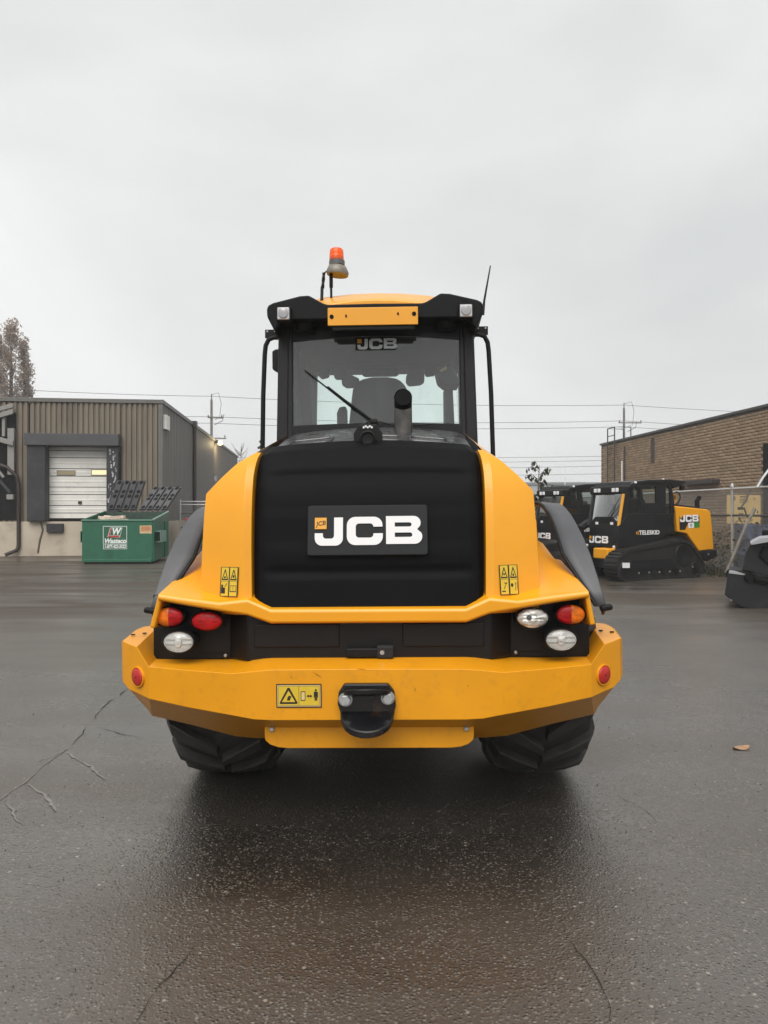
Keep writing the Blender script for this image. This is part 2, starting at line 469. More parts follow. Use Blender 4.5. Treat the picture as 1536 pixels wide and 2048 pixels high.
# rail under the grille and the shrouds over the lamps
sts = [(0, 1218, 1247), (100, 1218, 1247), (196, 1218, 1247), (243, 1197, 1230), (300, 1203, 1221), (365, 1194, 1210), (432, 1185, 1199)]
m = LB(); rings = []
for h, yt, yb in [(-a, b, c) for a, b, c in reversed(sts[1:])] + sts:
    d = .02 * max(0, abs(h) - 250) / 180
    Y = 3.335 + d * .5
    zt, zb = ZZ(yt, Y), ZZ(yb, Y)
    x = HX(h + (8 * (h > 400) + 8 * (h < -400)), Y)
    rings.append([(x, Y + .008, zt), (x, Y, zt - .012), (x, Y, zb + .010), (x, Y + .010, zb), (x, Y + .17, zb + .004), (x, Y + .17, zt + .03)])
m.loft(rings, True, True)
m.build('rear_rail', M_yellow, LOADER, bevel=.006, seg=2, smooth=40)
for s in (-1, 1):
    m = LB()
    A = (s * .56, 3.352, ZZ(1197, 3.35)); A2 = (s * .70, 3.355, ZZ(1203, 3.35)); Bc = (s * HX(432 + 8 * s, 3.345), 3.352, ZZ(1185, 3.345))
    C = (s * 1.006 + .018, 3.86, 1.252); D = (s * .80, 3.88, 1.30); E = (s * .80, 3.46, ZZ(1181, 3.46)); F2 = (s * .60, 3.40, ZZ(1192, 3.4))
    Bo = (s * HX(449 + 5 * s, 3.345), 3.36, ZZ(1253, 3.345)); Co = (s * 1.062 + .015, 3.88, .93)
    m.add([A, A2, Bc, C, D, E, F2, Bo, Co], [(0, 1, 6), (1, 5, 6), (1, 2, 5), (2, 3, 4, 5), (2, 7, 8, 3)])
    m.build('lamp_shroud', M_yellow, LOADER, bevel=.012, seg=3, smooth=50, solid=.026)
    # yellow body behind the hood, between hood and fender
    m = LB()
    m.add([(s * .80, 3.87, 1.28), (s * 1.0, 3.85, 1.245), (s * .97, 4.05, 1.33), (s * .80, 4.05, 1.40), (s * .80, 4.8, 1.45), (s * .95, 4.8, 1.40)],
          [(0, 1, 2, 3), (3, 2, 5, 4)])
    m.add([(s * .79, 3.98, 1.22), (s * .93, 3.98, 1.22), (s * .925, 4.04, 1.46), (s * .895, 4.10, 1.52), (s * .79, 4.10, 1.52)], [(0, 1, 2, 3, 4)])
    m.build('body_step', M_yellow, LOADER, bevel=.01, solid=.02)

# bumper: cast counterweight lofted through stations across the machine
BST = [ # hx, yT, YT, yB, YB, yU, YU, (xF, YF, zF)
    (0, 1338, 3.20, 1440, 3.20, 1476, 3.46, (0, 3.36, .826)),
    (195, 1339, 3.20, 1440, 3.20, 1476, 3.46, (.46, 3.36, .826)),
    (230, 1342, 3.205, 1438, 3.205, 1476, 3.47, (.56, 3.42, .818)),
    (272, 1346, 3.215, 1430, 3.222, 1472, 3.50, (.68, 3.60, .802)),
    (360, 1339, 3.27, 1414, 3.275, 1449, 3.53, (.88, 3.80, .800)),
    (443, 1331, 3.325, 1396, 3.335, 1430, 3.60, (1.10, 3.80, .800)),
    (468, 1291, 3.375, 1384, 3.385, 1425, 3.66, (1.165, 3.80, .905)),
    (485, 1285, 3.41, 1377, 3.415, 1420, 3.70, (1.225, 3.80, .905)),
    (498, 1279, 3.45, 1362, 3.455, 1410, 3.74, (1.268, 3.80, .900)),
    (501, 1281, 3.50, 1352, 3.52, 1395, 3.78, (1.290, 3.80, .885)),
]
m = LB(); rings = []
def bring(st, s):
    h, yT, YT, yB, YB, yU, YU, Fp = st
    zt, zb, zu = ZZ(yT, YT), ZZ(yB, YB), ZZ(yU, YU)
    return [(s * HX(h, YT), YT, zt), (s * HX(h, YB), YB, zb), (s * HX(min(h, 445 if h > 400 else h), YU), YU, zu), (s * Fp[0], Fp[1] + .10, zu + .05), (s * Fp[0], Fp[1] + .10, Fp[2] - .002), (s * Fp[0], Fp[1], Fp[2])]
for st in reversed(BST[1:]): rings.append(bring(st, -1))
for st in BST: rings.append(bring(st, 1))
m.loft(rings, True, True)
BUMPER = m.build('counterweight_bumper', M_yellow_dirty, LOADER, bevel=.024, seg=5, smooth=40, bang=14)
for s in (-1, 1):
    for dx, dy in ((0, 0), (.045, -.04)):
        m = LB(); m.lathe([(.011, .9035), (.011, .9075)], (s * (1.17 + dx), 3.64 + dy, 0), 'Z', 10)
        m.build('threaded_hole', M_soot_shade, BUMPER)
    m = LB(); m.bb(s * 1.05, s * 1.18, 3.86, 3.99, .90, .955)
    m.build('mounting_lug', M_yellow, LOADER, bevel=.01)

# lower plate
m = LB(); Yp = 3.30; pts = []
zt, zb = ZZ(1448, Yp), ZZ(1497, Yp)
xw = HX(210, Yp)
prof = [(-xw, zt), (-xw, zt - .055)] + [(-xw + .11 * (1 - math.cos(R(a))), zb + .05 * (1 - math.sin(R(a)))) for a in (15, 40, 65, 90)]
prof = prof + [(-x, z) for x, z in reversed(prof)]
m.prism([(x, Yp, z) for x, z in prof], (0, .04, 0))
PLATE = m.build('lower_guard', M_yellow_dirty, LOADER, bevel=.006, seg=2)
for s in (-1, 1):
    m = LB(); m.lathe([(.012, 3.300), (.0125, 3.288), (.008, 3.284)], (s * HX(194, Yp), 0, ZZ(1457, Yp)), 'Y', 6)
    m.build('bolt', M_steel, PLATE, smooth=0)

# tailgate under the rail
m = LB()
pts = [(-.78, 3.62), (-.695, 3.50), (-.582, 3.39), (.582, 3.39), (.695, 3.50), (.78, 3.62)]
m.prism([(x, y, .806) for x, y in pts], (0, 0, .25))
TG = m.build('tailgate_panel', M_tail, LOADER, bevel=.012, seg=3)
for x0, x1 in ((-.55, -.14), (.16, .55)):
    m = LB(); m.bb(x0, x1, 3.382, 3.40, .875, .99)
    m.build('raised_panel', M_tail, TG, bevel=.008, seg=3)
m = LB(); yh = 3.37
m.bb(HX(-46, yh), HX(18, yh), yh - .02, yh + .02, ZZ(1314, yh), ZZ(1295, yh))
HND = m.build('pull_handle', M_black, TG, bevel=.008, seg=3)
m = LB(); m.bb(HX(16, yh), HX(50, yh), yh - .026, yh + .02, ZZ(1316, yh), ZZ(1290, yh))
m.build('latch_housing', M_plate, TG, bevel=.01, seg=3)
m = LB(); m.lathe([(.0105, yh - .030), (.0105, yh - .026)], (HX(27, yh), 0, ZZ(1303, yh)), 'Y', 14)
m.build('key_lock', M_steel, TG)

# lamp clusters
def oval(name, cx, cz, Y, rx, rz, mats, parent, bulge=.018, half=None, n=28):
    """domed oval lens facing the camera side"""
    mb = LB(); vs = []; rings = []
    for k in range(6):
        a = R(90 * k / 5)
        rings.append([(cx + rx * math.cos(a) * math.cos(2 * math.pi * j / n) , Y - bulge * math.sin(a), cz + rz * math.cos(a) * math.sin(2 * math.pi * j / n)) for j in range(n)])
    rings[-1] = [(cx + (p[0] - cx) * .02, p[1], cz + (p[2] - cz) * .02) for p in rings[-2]]
    rings[-1] = [(x, Y - bulge, z) for x, y, z in rings[-1]]
    mb.loft(rings, True, True)
    if half is not None:
        # faces on the outer side take the second material
        for i, f in enumerate(mb.f):
            c = sum(mb.v[j][0] for j in f) / len(f)
            if (c - cx) * half > 0: mb.m[i] = 1
    return mb.build(name, mats, parent, smooth=60)
for s in (-1, 1):
    m = LB(); m.bb(s * .66, s * 1.075, 3.50, 3.56, .80, 1.12)
    m.prism([(s * .69, 3.50, .83), (s * .84, 3.50, .83), (s * .84, 3.50, 1.0), (s * .69, 3.50, 1.0)], (0, -.006, 0))
    m.build('lamp_back_plate', M_mount, LOADER, bevel=.004)
    m = LB(); m.lathe([(.009, 3.49), (.009, 3.482), (.005, 3.478)], (s * HX(290, 3.49), 0, ZZ(1309 if s < 0 else 1306, 3.49)), 'Y', 8)
    m.build('bolt', M_steel, LOADER)
    def housing(cx, cz, Y, rx, rz):
        mb = LB(); n = 28; rings = []
        for (k, yy) in ((.97, Y + .045), (1.0, Y + .004), (1.05, Y - .006), (1.13, Y - .002), (1.16, Y + .015), (1.10, Y + .05), (.8, 3.52)):
            rings.append([(cx + rx * k * math.cos(2 * math.pi * j / n), yy, cz + rz * k * math.sin(2 * math.pi * j / n)) for j in range(n)])
        mb.loft(rings, True, True)
        return mb.build('lamp_housing', M_mount, LOADER, smooth=60)
    Yl = 3.40
    h = housing(s * HX(402, Yl), ZZ(1232, Yl), Yl, .066, .046)
    oval('indicator_lens', s * HX(402, Yl), ZZ(1232, Yl), Yl, .067, .047, [M_red, M_amber], h, half=s)
    h = housing(s * HX(326, Yl), ZZ(1240, Yl), Yl, .074, .046)
    if s < 0: oval('brake_lens', s * HX(326, Yl), ZZ(1241, Yl), Yl, .073, .045, M_red, h)
    else:
        mb = LB(); n = 28; rings = []
        cx, cz = HX(326, Yl), ZZ(1238, Yl)
        for i in range(9):   # fluted reversing lamp
            t = -1 + 2 * i / 8
        rings = []
        for k in range(7):
            a = R(90 * k / 6); kk = max(.02, math.cos(a))
            rings.append([(cx + .074 * kk * math.cos(2 * math.pi * j / n), Yl - .02 * math.sin(a) - .003 * math.sin(9 * kk * math.sin(2 * math.pi * j / n) * 2), cz + .047 * kk * math.sin(2 * math.pi * j / n)) for j in range(n)])
        mb.loft(rings, True, True); mb.build('reversing_lens', M_chrome, h, smooth=30)
        oval('clear_cover', cx, cz, Yl - .006, .076, .049, G_lens, h, .022)
        mb = LB(); mb.lathe([(.012, Yl - .026), (.012, Yl - .018)], (cx - .02, 0, cz + .006), 'Y', 12); mb.build('bulb', M_grey, h)
    Yc = 3.37
    cx, cz = s * HX(383, Yc), ZZ(1282, Yc)
    h = housing(cx, cz, Yc, .072, .048)
    mb = LB(); n = 32; rings = []
    for (k, yy) in ((1.0, -.002), (.93, .004), (.62, .022), (.40, .032), (.15, .036)):
        rings.append([(cx + .071 * k * math.cos(2 * math.pi * j / n), Yc + yy - .012 * (abs(math.cos(2 * math.pi * j / n)) < .42) * (1 - k), cz + .049 * k * math.sin(2 * math.pi * j / n)) for j in range(n)])
    mb.loft(rings, True, True); mb.build('reflector_bowl', M_bowl, h, smooth=25)
    mb = LB()
    for dz_ in (-.012, .012): mb.bb(cx - .062, cx + .062, Yc - .006, Yc + .004, cz + dz_ - .003, cz + dz_ + .003)
    mb.build('reflector_bar', M_lampgrey, h, bevel=.001)
    mb = LB(); mb.lathe([(.003, Yc - .016), (.016, Yc - .012), (.022, Yc + .004), (.022, Yc + .03)], (cx, 0, cz), 'Y', 14, sy=1.5); mb.build('bulb_shield', M_chrome, h)
    oval('clear_cover', cx, cz, Yc - .004, .071, .049, G_lens, h, .022)
    # round reflectors let into the bumper ends
    n_ = Vector((s * math.sin(R(36)), -math.cos(R(36)), 0)); u_ = Vector((s * math.cos(R(36)), math.sin(R(36)), 0)) * s
    Yq = 3.372; c_ = Vector((s * HX(467, Yq), Yq, ZZ(1352, Yq)))
    mb = LB()
    for rr, dd, mi in ((.052, .004, 0), (.049, .010, 0), (.040, .012, 0)):
        pass
    ring = lambda r, d: [c_ + n_ * d + (u_ * math.cos(2 * math.pi * k / 28) + Vector((0, 0, 1)) * math.sin(2 * math.pi * k / 28)) * r for k in range(28)]
    mb.loft([ring(.052, -.02), ring(.049, .0035), ring(.045, .004), ring(.042, -.002)], True, False); rim = mb.build('reflector_seat', M_yellow_dirty, LOADER, smooth=50)
    mb = LB(); mb.loft([ring(.043, -.012), ring(.042, .003), ring(.036, .008), ring(.006, .009)], True, True); mb.build('round_reflector', M_redref, rim, smooth=50)
    mb = LB(); mb.loft([ring(.005, .008), ring(.004, .0115)], True, True); mb.build('reflector_screw', M_decal_k, rim)

# tow hitch
m = LB(); Yh = 3.195; K = lambda px, py: (HX(px - 736, Yh), ZZ(py, Yh))
outl = [(690, 1365), (778, 1365), (790, 1380), (793, 1410), (787, 1424), (683, 1424), (677, 1405), (679, 1382)]
m.prism([(K(*p)[0], Yh + .005, K(*p)[1]) for p in outl], (0, -.035, 0))
HITCH = m.build('tow_hitch', M_hitch, LOADER, bevel=.008, seg=3)
def jaw(zc, w, dep, th, tilt, name):
    mb = LB(); n = 14; top, bot = [], []
    pts = [(-w, 0)] + [(w * -math.cos(R(180 * k / n)) , -dep * math.sin(R(180 * k / n)) ** .8) for k in range(n + 1)] + [(w, 0)]
    r1 = [(x, Yh - .02 + y, zc + th / 2 + tilt * y) for x, y in pts]; r2 = [(x * .97, Yh - .02 + y * .97, zc - th / 2 + tilt * y) for x, y in pts]
    mb.loft([r1, r2], True, True)
    return mb.build(name, M_hitch, HITCH, bevel=.008, seg=3)
jaw(ZZ(1385, Yh), .108, .075, .026, -.35, 'upper_jaw')
jaw(ZZ(1424, Yh), .122, .125, .032, .50, 'lower_jaw')
m = LB(); m.lathe([(.020, ZZ(1388, 3.13)), (.024, ZZ(1384, 3.13)), (.022, ZZ(1380, 3.13))], (0, 3.155, 0), 'Z', 16)
m.build('hitch_pin', M_hitch, HITCH)
for px, py in ((693, 1395), (777, 1392)):
    m = LB(); x, z = K(px, py)
    m.lathe([(.031, Yh - .030), (.031, Yh - .036)], (x, 0, z), 'Y', 20)
    m.lathe([(.026, Yh - .036), (.026, Yh - .056), (.022, Yh - .060)], (x, 0, z), 'Y', 6)
    m.build('hex_bolt', M_steel, HITCH, smooth=25)

# ---- decals (flat prints on the real surfaces)
def decal(m4, w, h, prims, parent, name='warning_decal', mats=None):
    """prims: (material index, polygon in 0..1 x 0..1 of the decal)"""
    mb = MB(); zoff = 0.0
    mb.add([(0, 0, 0), (w, 0, 0), (w, h, 0), (0, h, 0)], [(0, 1, 2, 3)], 0)
    lay = .0006
    for mi, poly in prims:
        zoff += .00012
        mb.add([(x * w, y * h, lay + zoff) for x, y in poly], [tuple(range(len(poly)))], mi)
    me_o = mb.build(name, mats or [M_decal_k, M_decal_y, M_decal_w], parent, smooth=0)
    me_o.matrix_local = m4
    return me_o
def rect(x0, y0, x1, y1): return [(x0, y0), (x1, y0), (x1, y1), (x0, y1)]
def tri(cx, y0, w, h, asp): return [(cx - w / 2, y0), (cx + w / 2, y0), (cx, y0 + h)]
def disc(cx, cy, r, asp=1.0, n=12): return [(cx + r * math.cos(2 * math.pi * k / n), cy + r * asp * math.sin(2 * math.pi * k / n)) for k in range(n)]
# keep-clear decal on the bumper face
px = [(2, rect(.025, .05, .975, .95)), (0, rect(.045, .085, .955, .915)), (1, rect(.052, .10, .495, .90)), (1, rect(.505, .10, .948, .90)),
      (0, [(.07, .20), (.09, .155), (.45, .155), (.475, .20), (.295, .84), (.25, .84)]), (1, [(.125, .24), (.42, .24), (.272, .72)]),
      (0, [(.235, .30), (.30, .30), (.33, .46), (.29, .52), (.25, .44)]), (0, [(.30, .44), (.335, .50), (.35, .50), (.31, .40)]),
      (0, rect(.54, .29, .645, .69)), (2, rect(.556, .325, .63, .655)),
      (0, [(.665, .49), (.715, .42), (.715, .56)]), (0, [(.80, .49), (.75, .42), (.75, .56)]), (0, rect(.71, .465, .76, .515)),
      (0, disc(.875, .74, .023, 1.9)), (0, rect(.83, .42, .845, .67)), (0, rect(.905, .42, .92, .67)), (0, rect(.845, .48, .905, .68)), (0, rect(.848, .30, .872, .48)), (0, rect(.878, .30, .902, .48))]
Yd = 3.1985
decal(frame4(lpt(HX(-183, Yd), Yd - .002, ZZ(1414.5, Yd)), (1, 0, 0), (0, 0, 1)), HX(91, Yd), HX(47.5, Yd), px, LOADER)
M_scuff = mat('rust scuff', (.13, .045, .012), .7)
for a, b, c, d, w_ in ((628, 1343, 648, 1355, 1.4), (584, 1350, 587, 1357, 1.0), (832, 1374, 834, 1384, 1.3), (937, 1371, 940, 1374, 1.6), (715, 1337.5, 738, 1338.5, 1.0)):
    m = LB(); p, q = Vector((HX(a - 738, 3.2), 3.1975, ZZ(b, 3.2))), Vector((HX(c - 738, 3.2), 3.1975, ZZ(d, 3.2)))
    nn = Vector((-(q - p).z, 0, (q - p).x)).normalized() * w_ * .5 * 3.2 / F
    m.add([p, p.lerp(q, .4) + nn, q, p.lerp(q, .6) - nn], [(0, 1, 2, 3)]); m.build('scuff_mark', M_scuff, BUMPER, smooth=0)
# paired decals on the hood ribs
def rib_decal(s, art1, art2):
    z0 = 1.19
    yr, wp, wo = interp(YR, z0), interp(WP, z0), interp(WO, z0)
    p1 = Vector((s * (wp + .042), yr, z0)); p2 = Vector((s * (wp + .042 + (wo - wp - .042) * .5), yr + .038, z0))
    u = (p2 - p1).normalized() * s
    v = Vector((0, interp(YR, z0 + .07) - interp(YR, z0 - .07), .14)).normalized()
    w = u.cross(v).normalized()
    xc = s * .672
    t = (xc - p1.x) / (p2.x - p1.x)
    c = p1 + (p2 - p1) * t
    W, H = .098, .142
    o = c - u * W / 2 - v * H / 2 + w * .0045
    fr = []
    for (x0, x1, art) in ((.03, .485, art1), (.515, .97, art2)):
        f = lambda x, y: (x0 + (x1 - x0) * x, y)
        sub = lambda poly: [f(*q) for q in poly]
        fr += [(1, sub(rect(.05, .02, .95, .98))), (0, sub(rect(.05, .505, .95, .515))),
               (0, sub([(.10, .57), (.14, .55), (.86, .55), (.90, .57), (.54, .92), (.46, .92)])), (1, sub([(.24, .60), (.76, .60), (.5, .85)]))]
        fr += [(0, sub(q)) for q in art]
    decal(frame4((o.x, o.y - LY, o.z), u, v), W, H, fr, LOADER)
rib_decal(-1, [rect(.08, .10, .58, .30), rect(.10, .28, .32, .40), [(.50, .34), (.55, .32), (.82, .44), (.80, .47)], rect(.38, .62, .62, .68)],
          [rect(.12, .16, .88, .19), rect(.12, .36, .88, .38), rect(.12, .16, .17, .38), rect(.83, .16, .88, .38), rect(.48, .22, .52, .38), disc(.5, .68, .12, .45)])
rib_decal(1, [rect(.15, .10, .58, .14), [(.38, .20), (.46, .20), (.62, .32), (.54, .32)], [(.40, .44), (.60, .38), (.80, .44), (.72, .36), (.55, .35)], [(.36, .74), (.5, .70), (.64, .74), (.6, .66), (.4, .66)]],
          [disc(.28, .32, .16, .4), [(.60, .14), (.66, .14), (.72, .40), (.62, .40), (.66, .28)], [(.82, .14), (.88, .20), (.90, .42), (.84, .40)], disc(.48, .66, .10, .5)])

# badge on the grille
tilt = math.atan2(interp(YR, 1.60) - interp(YR, 1.32), .28)
vz = Vector((0, math.sin(tilt), math.cos(tilt)))
yb_ = 3.405
zc = ZZ(1061, yb_)
W, H = HX(240, yb_), HX(101, yb_)
wv = Vector((1, 0, 0)).cross(vz)
c0 = lpt(-.002, interp(YR, zc) - .004, zc)
m = MB()
for ww, hh, d in ((W / 2, H / 2, 0),):
    r_ = .012; pl = []
    for cx, cy, a in ((ww - r_, hh - r_, 0), (-ww + r_, hh - r_, 90), (-ww + r_, -hh + r_, 180), (ww - r_, -hh + r_, 270)):
        for k in range(5): pl.append((cx + r_ * math.cos(R(a + 22.5 * k)), cy + r_ * math.sin(R(a + 22.5 * k)), -.012))
    m.prism(pl, (0, 0, .028))
PL = m.build('badge_plate', M_plate, LOADER, bevel=.005, seg=2)
PL.matrix_local = frame4(c0, (1, 0, 0), vz)
badge(PL, Matrix.Translation((HX(-105, yb_), HX(-29.5, yb_), .0185)), HX(56.5, yb_), .0022)

# rear view camera pod
Yc = 3.72
m = LB(); cz = ZZ(876, Yc)
pl = [(-28, 900), (28, 900), (28, 868), (18, 851), (-18, 851), (-28, 868)]
m.prism([(HX(a - 3, Yc), Yc - .05, ZZ(b, Yc)) for a, b in pl], (0, .13, 0))
POD = m.build('camera_pod', M_mount, LOADER, bevel=.006, seg=2)
m = LB(); m.lathe([(.042, Yc - .045), (.042, Yc - .085), (.034, Yc - .09), (.026, Yc - .082), (.008, Yc - .08)], (HX(-3, Yc), 0, ZZ(880, Yc)), 'Y', 24)
m.build('camera_lens', M_black, POD)
m = LB()
for k in range(5): m.box((HX(-11 + k * 4, Yc), Yc - .053, ZZ(857 - (k % 2) * 2, Yc)), (.009, .006, .010))
m.build('led_strip', M_white, POD)

# exhaust
m = LB(); Ye = 4.42; xe = HX(58, Ye)
m.tube([(xe, Ye, 1.95), (xe, Ye, ZZ(845, Ye)), (xe, Ye, ZZ(812, Ye))], .055, 24)
EXH = m.build('exhaust_stack', M_exh, LOADER)
m = LB()
bend = [(xe, Ye + .004, ZZ(826, Ye)), (xe, Ye - .002, ZZ(814, Ye)), (xe, Ye - .03, ZZ(807, Ye)), (xe, Ye - .075, ZZ(803, Ye)), (xe, Ye - .12, ZZ(802, Ye))]
m.tube(bend, .0545, 24, False)
m.tube([bend[-1], (xe, Ye - .02, ZZ(804, Ye))], .049, 24, True)
m.build('exhaust_outlet', M_soot_shade, EXH)

# wheels
def make_wheel(name, x, Y, s):
    root = bpy.data.objects.new(name, None); COL.objects.link(root); root.parent = LOADER
    root.location = lpt(x + (.038 if Y < 5 else 0), Y, .68)
    hw = .25
    prof = [(.34, -.20), (.40, -.235), (.50, -.262), (.565, -.258), (.606, -.235), (.628, -.15), (.634, 0), (.628, .15), (.606, .235), (.565, .258), (.50, .262), (.40, .235), (.34, .20)]
    mb = MB(); mb.lathe(prof, (0, 0, 0), 'X', 56, caps=False)
    mb.build('tyre', M_rubber, root, smooth=50)
    mb = MB(); mb.lathe([(.345, -.19), (.345, -.15), (.30, -.12), (.12, -.08), (.10, -.13), (.05, -.13), (.05, .13), (.10, .13), (.12, .08), (.30, .12), (.345, .15), (.345, .19)], (0, 0, 0), 'X', 32)
    mb.build('rim', M_yellow, root, smooth=40)
    def rt(xx): return interp([(0, .634), (.15, .628), (.235, .606), (.262, .57), (.27, .53)], abs(xx))
    for side in (-1, 1):
        mb = MB(); rings = []
        for i in range(8):
            t = i / 7
            xx = .005 + .262 * t if t < .86 else .232 + .036 * (t - .86) / .14
            ang = .36 * t - .10 * t * t
            base = rt(xx) if t < .86 else .60 - .05 * (t - .86) / .14
            h = .046 if t < .9 else .034
            wd = .058 + .030 * math.sin(t * 2.2)
            top = base + h
            ring = []
            for (rr, dw) in ((base - .02, 1.25), (top - .006, .95), (top, .80), (top, -.80), (top - .006, -.95), (base - .02, -1.25)):
                a = ang + dw * wd * .5 / .65
                ring.append((side * (xx + (.004 if t > .9 else 0)), -rr * math.cos(a), rr * math.sin(a)))
            rings.append(ring)
        mb.loft(rings, True, True)
        N = 18
        first = None
        for k in range(N):
            if first is None:
                o = mb.build('tread_lug', M_rubber, root, smooth=30); first = o
            else:
                o = first.copy(); COL.objects.link(o); o.parent = root
            o.rotation_euler = (2 * math.pi * (k + (.5 if side > 0 else 0)) / N, 0, 0)
    return root
for s in (-1, 1):
    make_wheel('rear_wheel', s * .862, LY, s)
    make_wheel('front_wheel', s * .862, LY + 2.62, s)

# fenders: bent plastic guards over the rear wheels
for s in (-1, 1):
    st = []; dx = .036
    for a in (100, 92, 84, 76, 68, 60, 52, 44, 36, 30, 25):
        r_ = .885
        Y = LY - r_ * math.cos(R(a)); z = .68 + r_ * math.sin(R(a))
        xo = interp([(25, 1.118), (35, 1.100), (45, 1.087), (60, 1.068), (80, 1.06), (100, 1.05)], a)
        xi = interp([(25, 1.06), (38, .97), (45, .935), (100, .93)], a)
        st.append((Y, z, xo, xi))
    m = LB(); rings = []
    for Y, z, xo, xi in st:
        rings.append([(s * xi, Y + .006, z), (s * (xi + xo) / 2, Y, z), (s * (xo - .008), Y, z), (s * xo, Y + .008, z - .008), (s * xo, Y + .05, z - .05)])
    m.loft(rings, False)
    for i_, q_ in enumerate(m.v): m.v[i_] = (q_[0] + dx, q_[1], q_[2])
    FD = m.build('fender', M_fender, LOADER, smooth=30, solid=.012)
    m = LB()
    m.tube([(s * (xi + .005), Y + .006, z + .002) for Y, z, xo, xi in st], .010, 8)
    m.v = [(q_[0] + dx, q_[1], q_[2]) for q_ in m.v]; m.build('rubber_edge', M_black, FD)
    m = LB(); Y, z, xo, xi = st[-1]
    m.box((s * (xo - .005), Y - .0, z - .008), (.06, .045, .030), Matrix.Rotation(R(-10 * s), 3, 'Y'))
    m.v = [(q_[0] + dx, q_[1], q_[2]) for q_ in m.v]; m.build('mud_flap', M_black, FD, bevel=.012)

# cab
Yc0 = 4.88; Yc1 = 6.32; zb_, zt_ = 1.95, 2.86
CAB = bpy.data.objects.new('cab', None); COL.objects.link(CAB); CAB.parent = LOADER
def cabx(z): return .698 - .030 * (z - 2.05) / .85
def post(x0b, x1b, x0t, x1t, y0, y1, z0, z1, name='cab_post', mt=M_cab):
    mb = LB()
    mb.loft([[(x0b, y0, z0), (x1b, y0, z0), (x1b, y1, z0), (x0b, y1, z0)], [(x0t, y0, z1), (x1t, y0, z1), (x1t, y1, z1), (x0t, y1, z1)]], True, True)
    return mb.build(name, mt, CAB, bevel=.018, seg=3)
for s in (-1, 1):
    post(s * .612, s * .700, s * .592, s * .672, Yc0 + .012, Yc0 + .13, 1.85, 2.90)
    post(s * .575, s * .618, s * .572, s * .598, Yc0 - .006, Yc0 + .04, 1.98, 2.90)
    post(s * .60, s * .68, s * .56, s * .62, Yc1 - .09, Yc1, 1.3, 2.86)
    post(s * .635, s * .695, s * .62, s * .668, 5.55, 5.64, 1.5, 2.88)
    mb = LB(); mb.bb(s * .62, s * .69, Yc0 + .1, Yc1, 1.30, 1.92); mb.build('cab_side_panel', M_cab, CAB, bevel=.02)
    for y0, y1 in ((Yc0 + .135, 5.545), (5.645, Yc1 - .095)):
        mb = LB(); mb.add([(s * .682, y0, 1.92), (s * .682, y1, 1.92), (s * .646, y1, 2.84), (s * .646, y0, 2.84)], [(0, 1, 2, 3)])
        mb.build('side_window', G_side, CAB, smooth=0)
# rear header with a slightly arched lower edge, sill and glass
mb = LB(); top, bot = [], []
rings = []
for i in range(17):
    u = -1 + 2 * i / 16; x = .59 * u
    zl = ZZ(672 + 9 * u * u, Yc0)
    rings.append([(x, Yc0, zl), (x, Yc0 + .03, zl), (x, Yc0 + .03, 2.90), (x, Yc0 + .012, 2.90)])
mb.loft(rings, True, True); mb.build('rear_header', M_cab, CAB, smooth=30)
mb = LB(); rings = []
for i in range(17):
    u = -1 + 2 * i / 16; x = .60 * u
    zl = ZZ(846 + 4 * u * u, Yc0)
    rings.append([(x, Yc0 - .004, zl), (x, Yc0 + .03, zl), (x, Yc0 + .03, 1.90), (x, Yc0 + .004, 1.90)])
mb.loft(rings, True, True); mb.build('rear_sill', M_cab, CAB, smooth=30)
mb = LB(); mb.bb(-.62, .62, Yc0 + .03, Yc0 + .10, 1.3, 2.07); mb.build('cab_rear_wall', M_cab, CAB)
mb = LB(); mb.add([(-.585, Yc0 + .016, 2.08), (.585, Yc0 + .016, 2.08), (.580, Yc0 + .016, 2.78), (-.580, Yc0 + .016, 2.78)], [(0, 1, 2, 3)])
RG = mb.build('rear_window', G_rear, CAB, smooth=0)
mb = LB(); mb.add([(-.60, Yc1 - .04, 1.35), (.60, Yc1 - .04, 1.35), (.56, Yc1 - .05, 2.80), (-.56, Yc1 - .05, 2.80)], [(0, 1, 2, 3)])
mb.build('windscreen', G_side, CAB, smooth=0)
mb = LB(); mb.bb(-.62, .62, Yc1 - .06, Yc1, 1.2, 1.36); mb.bb(-.64, .64, Yc0 + .1, Yc1, 1.22, 1.29); mb.build('cab_floor', M_chassis, CAB)
# liner and things inside the cab
mb = LB(); mb.bb(-.60, .60, Yc0 + .04, Yc1 - .02, 2.80, 2.84); mb.bb(-.56, .56, Yc1 - .22, Yc1 - .02, 2.745, 2.80)
mb.build('headliner', M_liner, CAB, bevel=.01)
def seatpart(name, pts, Y, d, mt=M_seat, bev=.03):
    mb = LB(); mb.prism([(HX(a - 757, Y), Y, ZZ(b, Y)) for a, b in pts], (0, d, 0)); return mb.build(name, mt, CAB, bevel=bev, seg=3)
seatpart('seat_back', [(694, 900), (697, 845), (702, 800), (706, 770), (722, 757), (744, 753), (775, 753), (797, 757), (812, 772), (822, 810), (826, 900)], 5.45, .12)
seatpart('sun_visor', [(720, 735), (795, 735), (794, 749), (789, 752), (726, 752), (721, 749)], 5.95, .05, M_seat, .01)
seatpart('cab_mirror', [(810, 752), (816, 744), (842, 743), (847, 750), (846, 766), (838, 771), (815, 773), (809, 766)], 5.8, .04, M_seat, .012)
seatpart('cab_mirror', [(680, 750), (700, 748), (716, 756), (716, 774), (690, 775), (681, 768)], 5.8, .04, M_seat, .012)
seatpart('roof_vent', [(664, 738), (690, 738), (690, 757), (668, 757), (664, 752)], 6.0, .05, M_seat, .01)
seatpart('roof_vent', [(632, 738), (656, 738), (654, 752), (640, 756), (633, 750)], 6.0, .05, M_seat, .01)
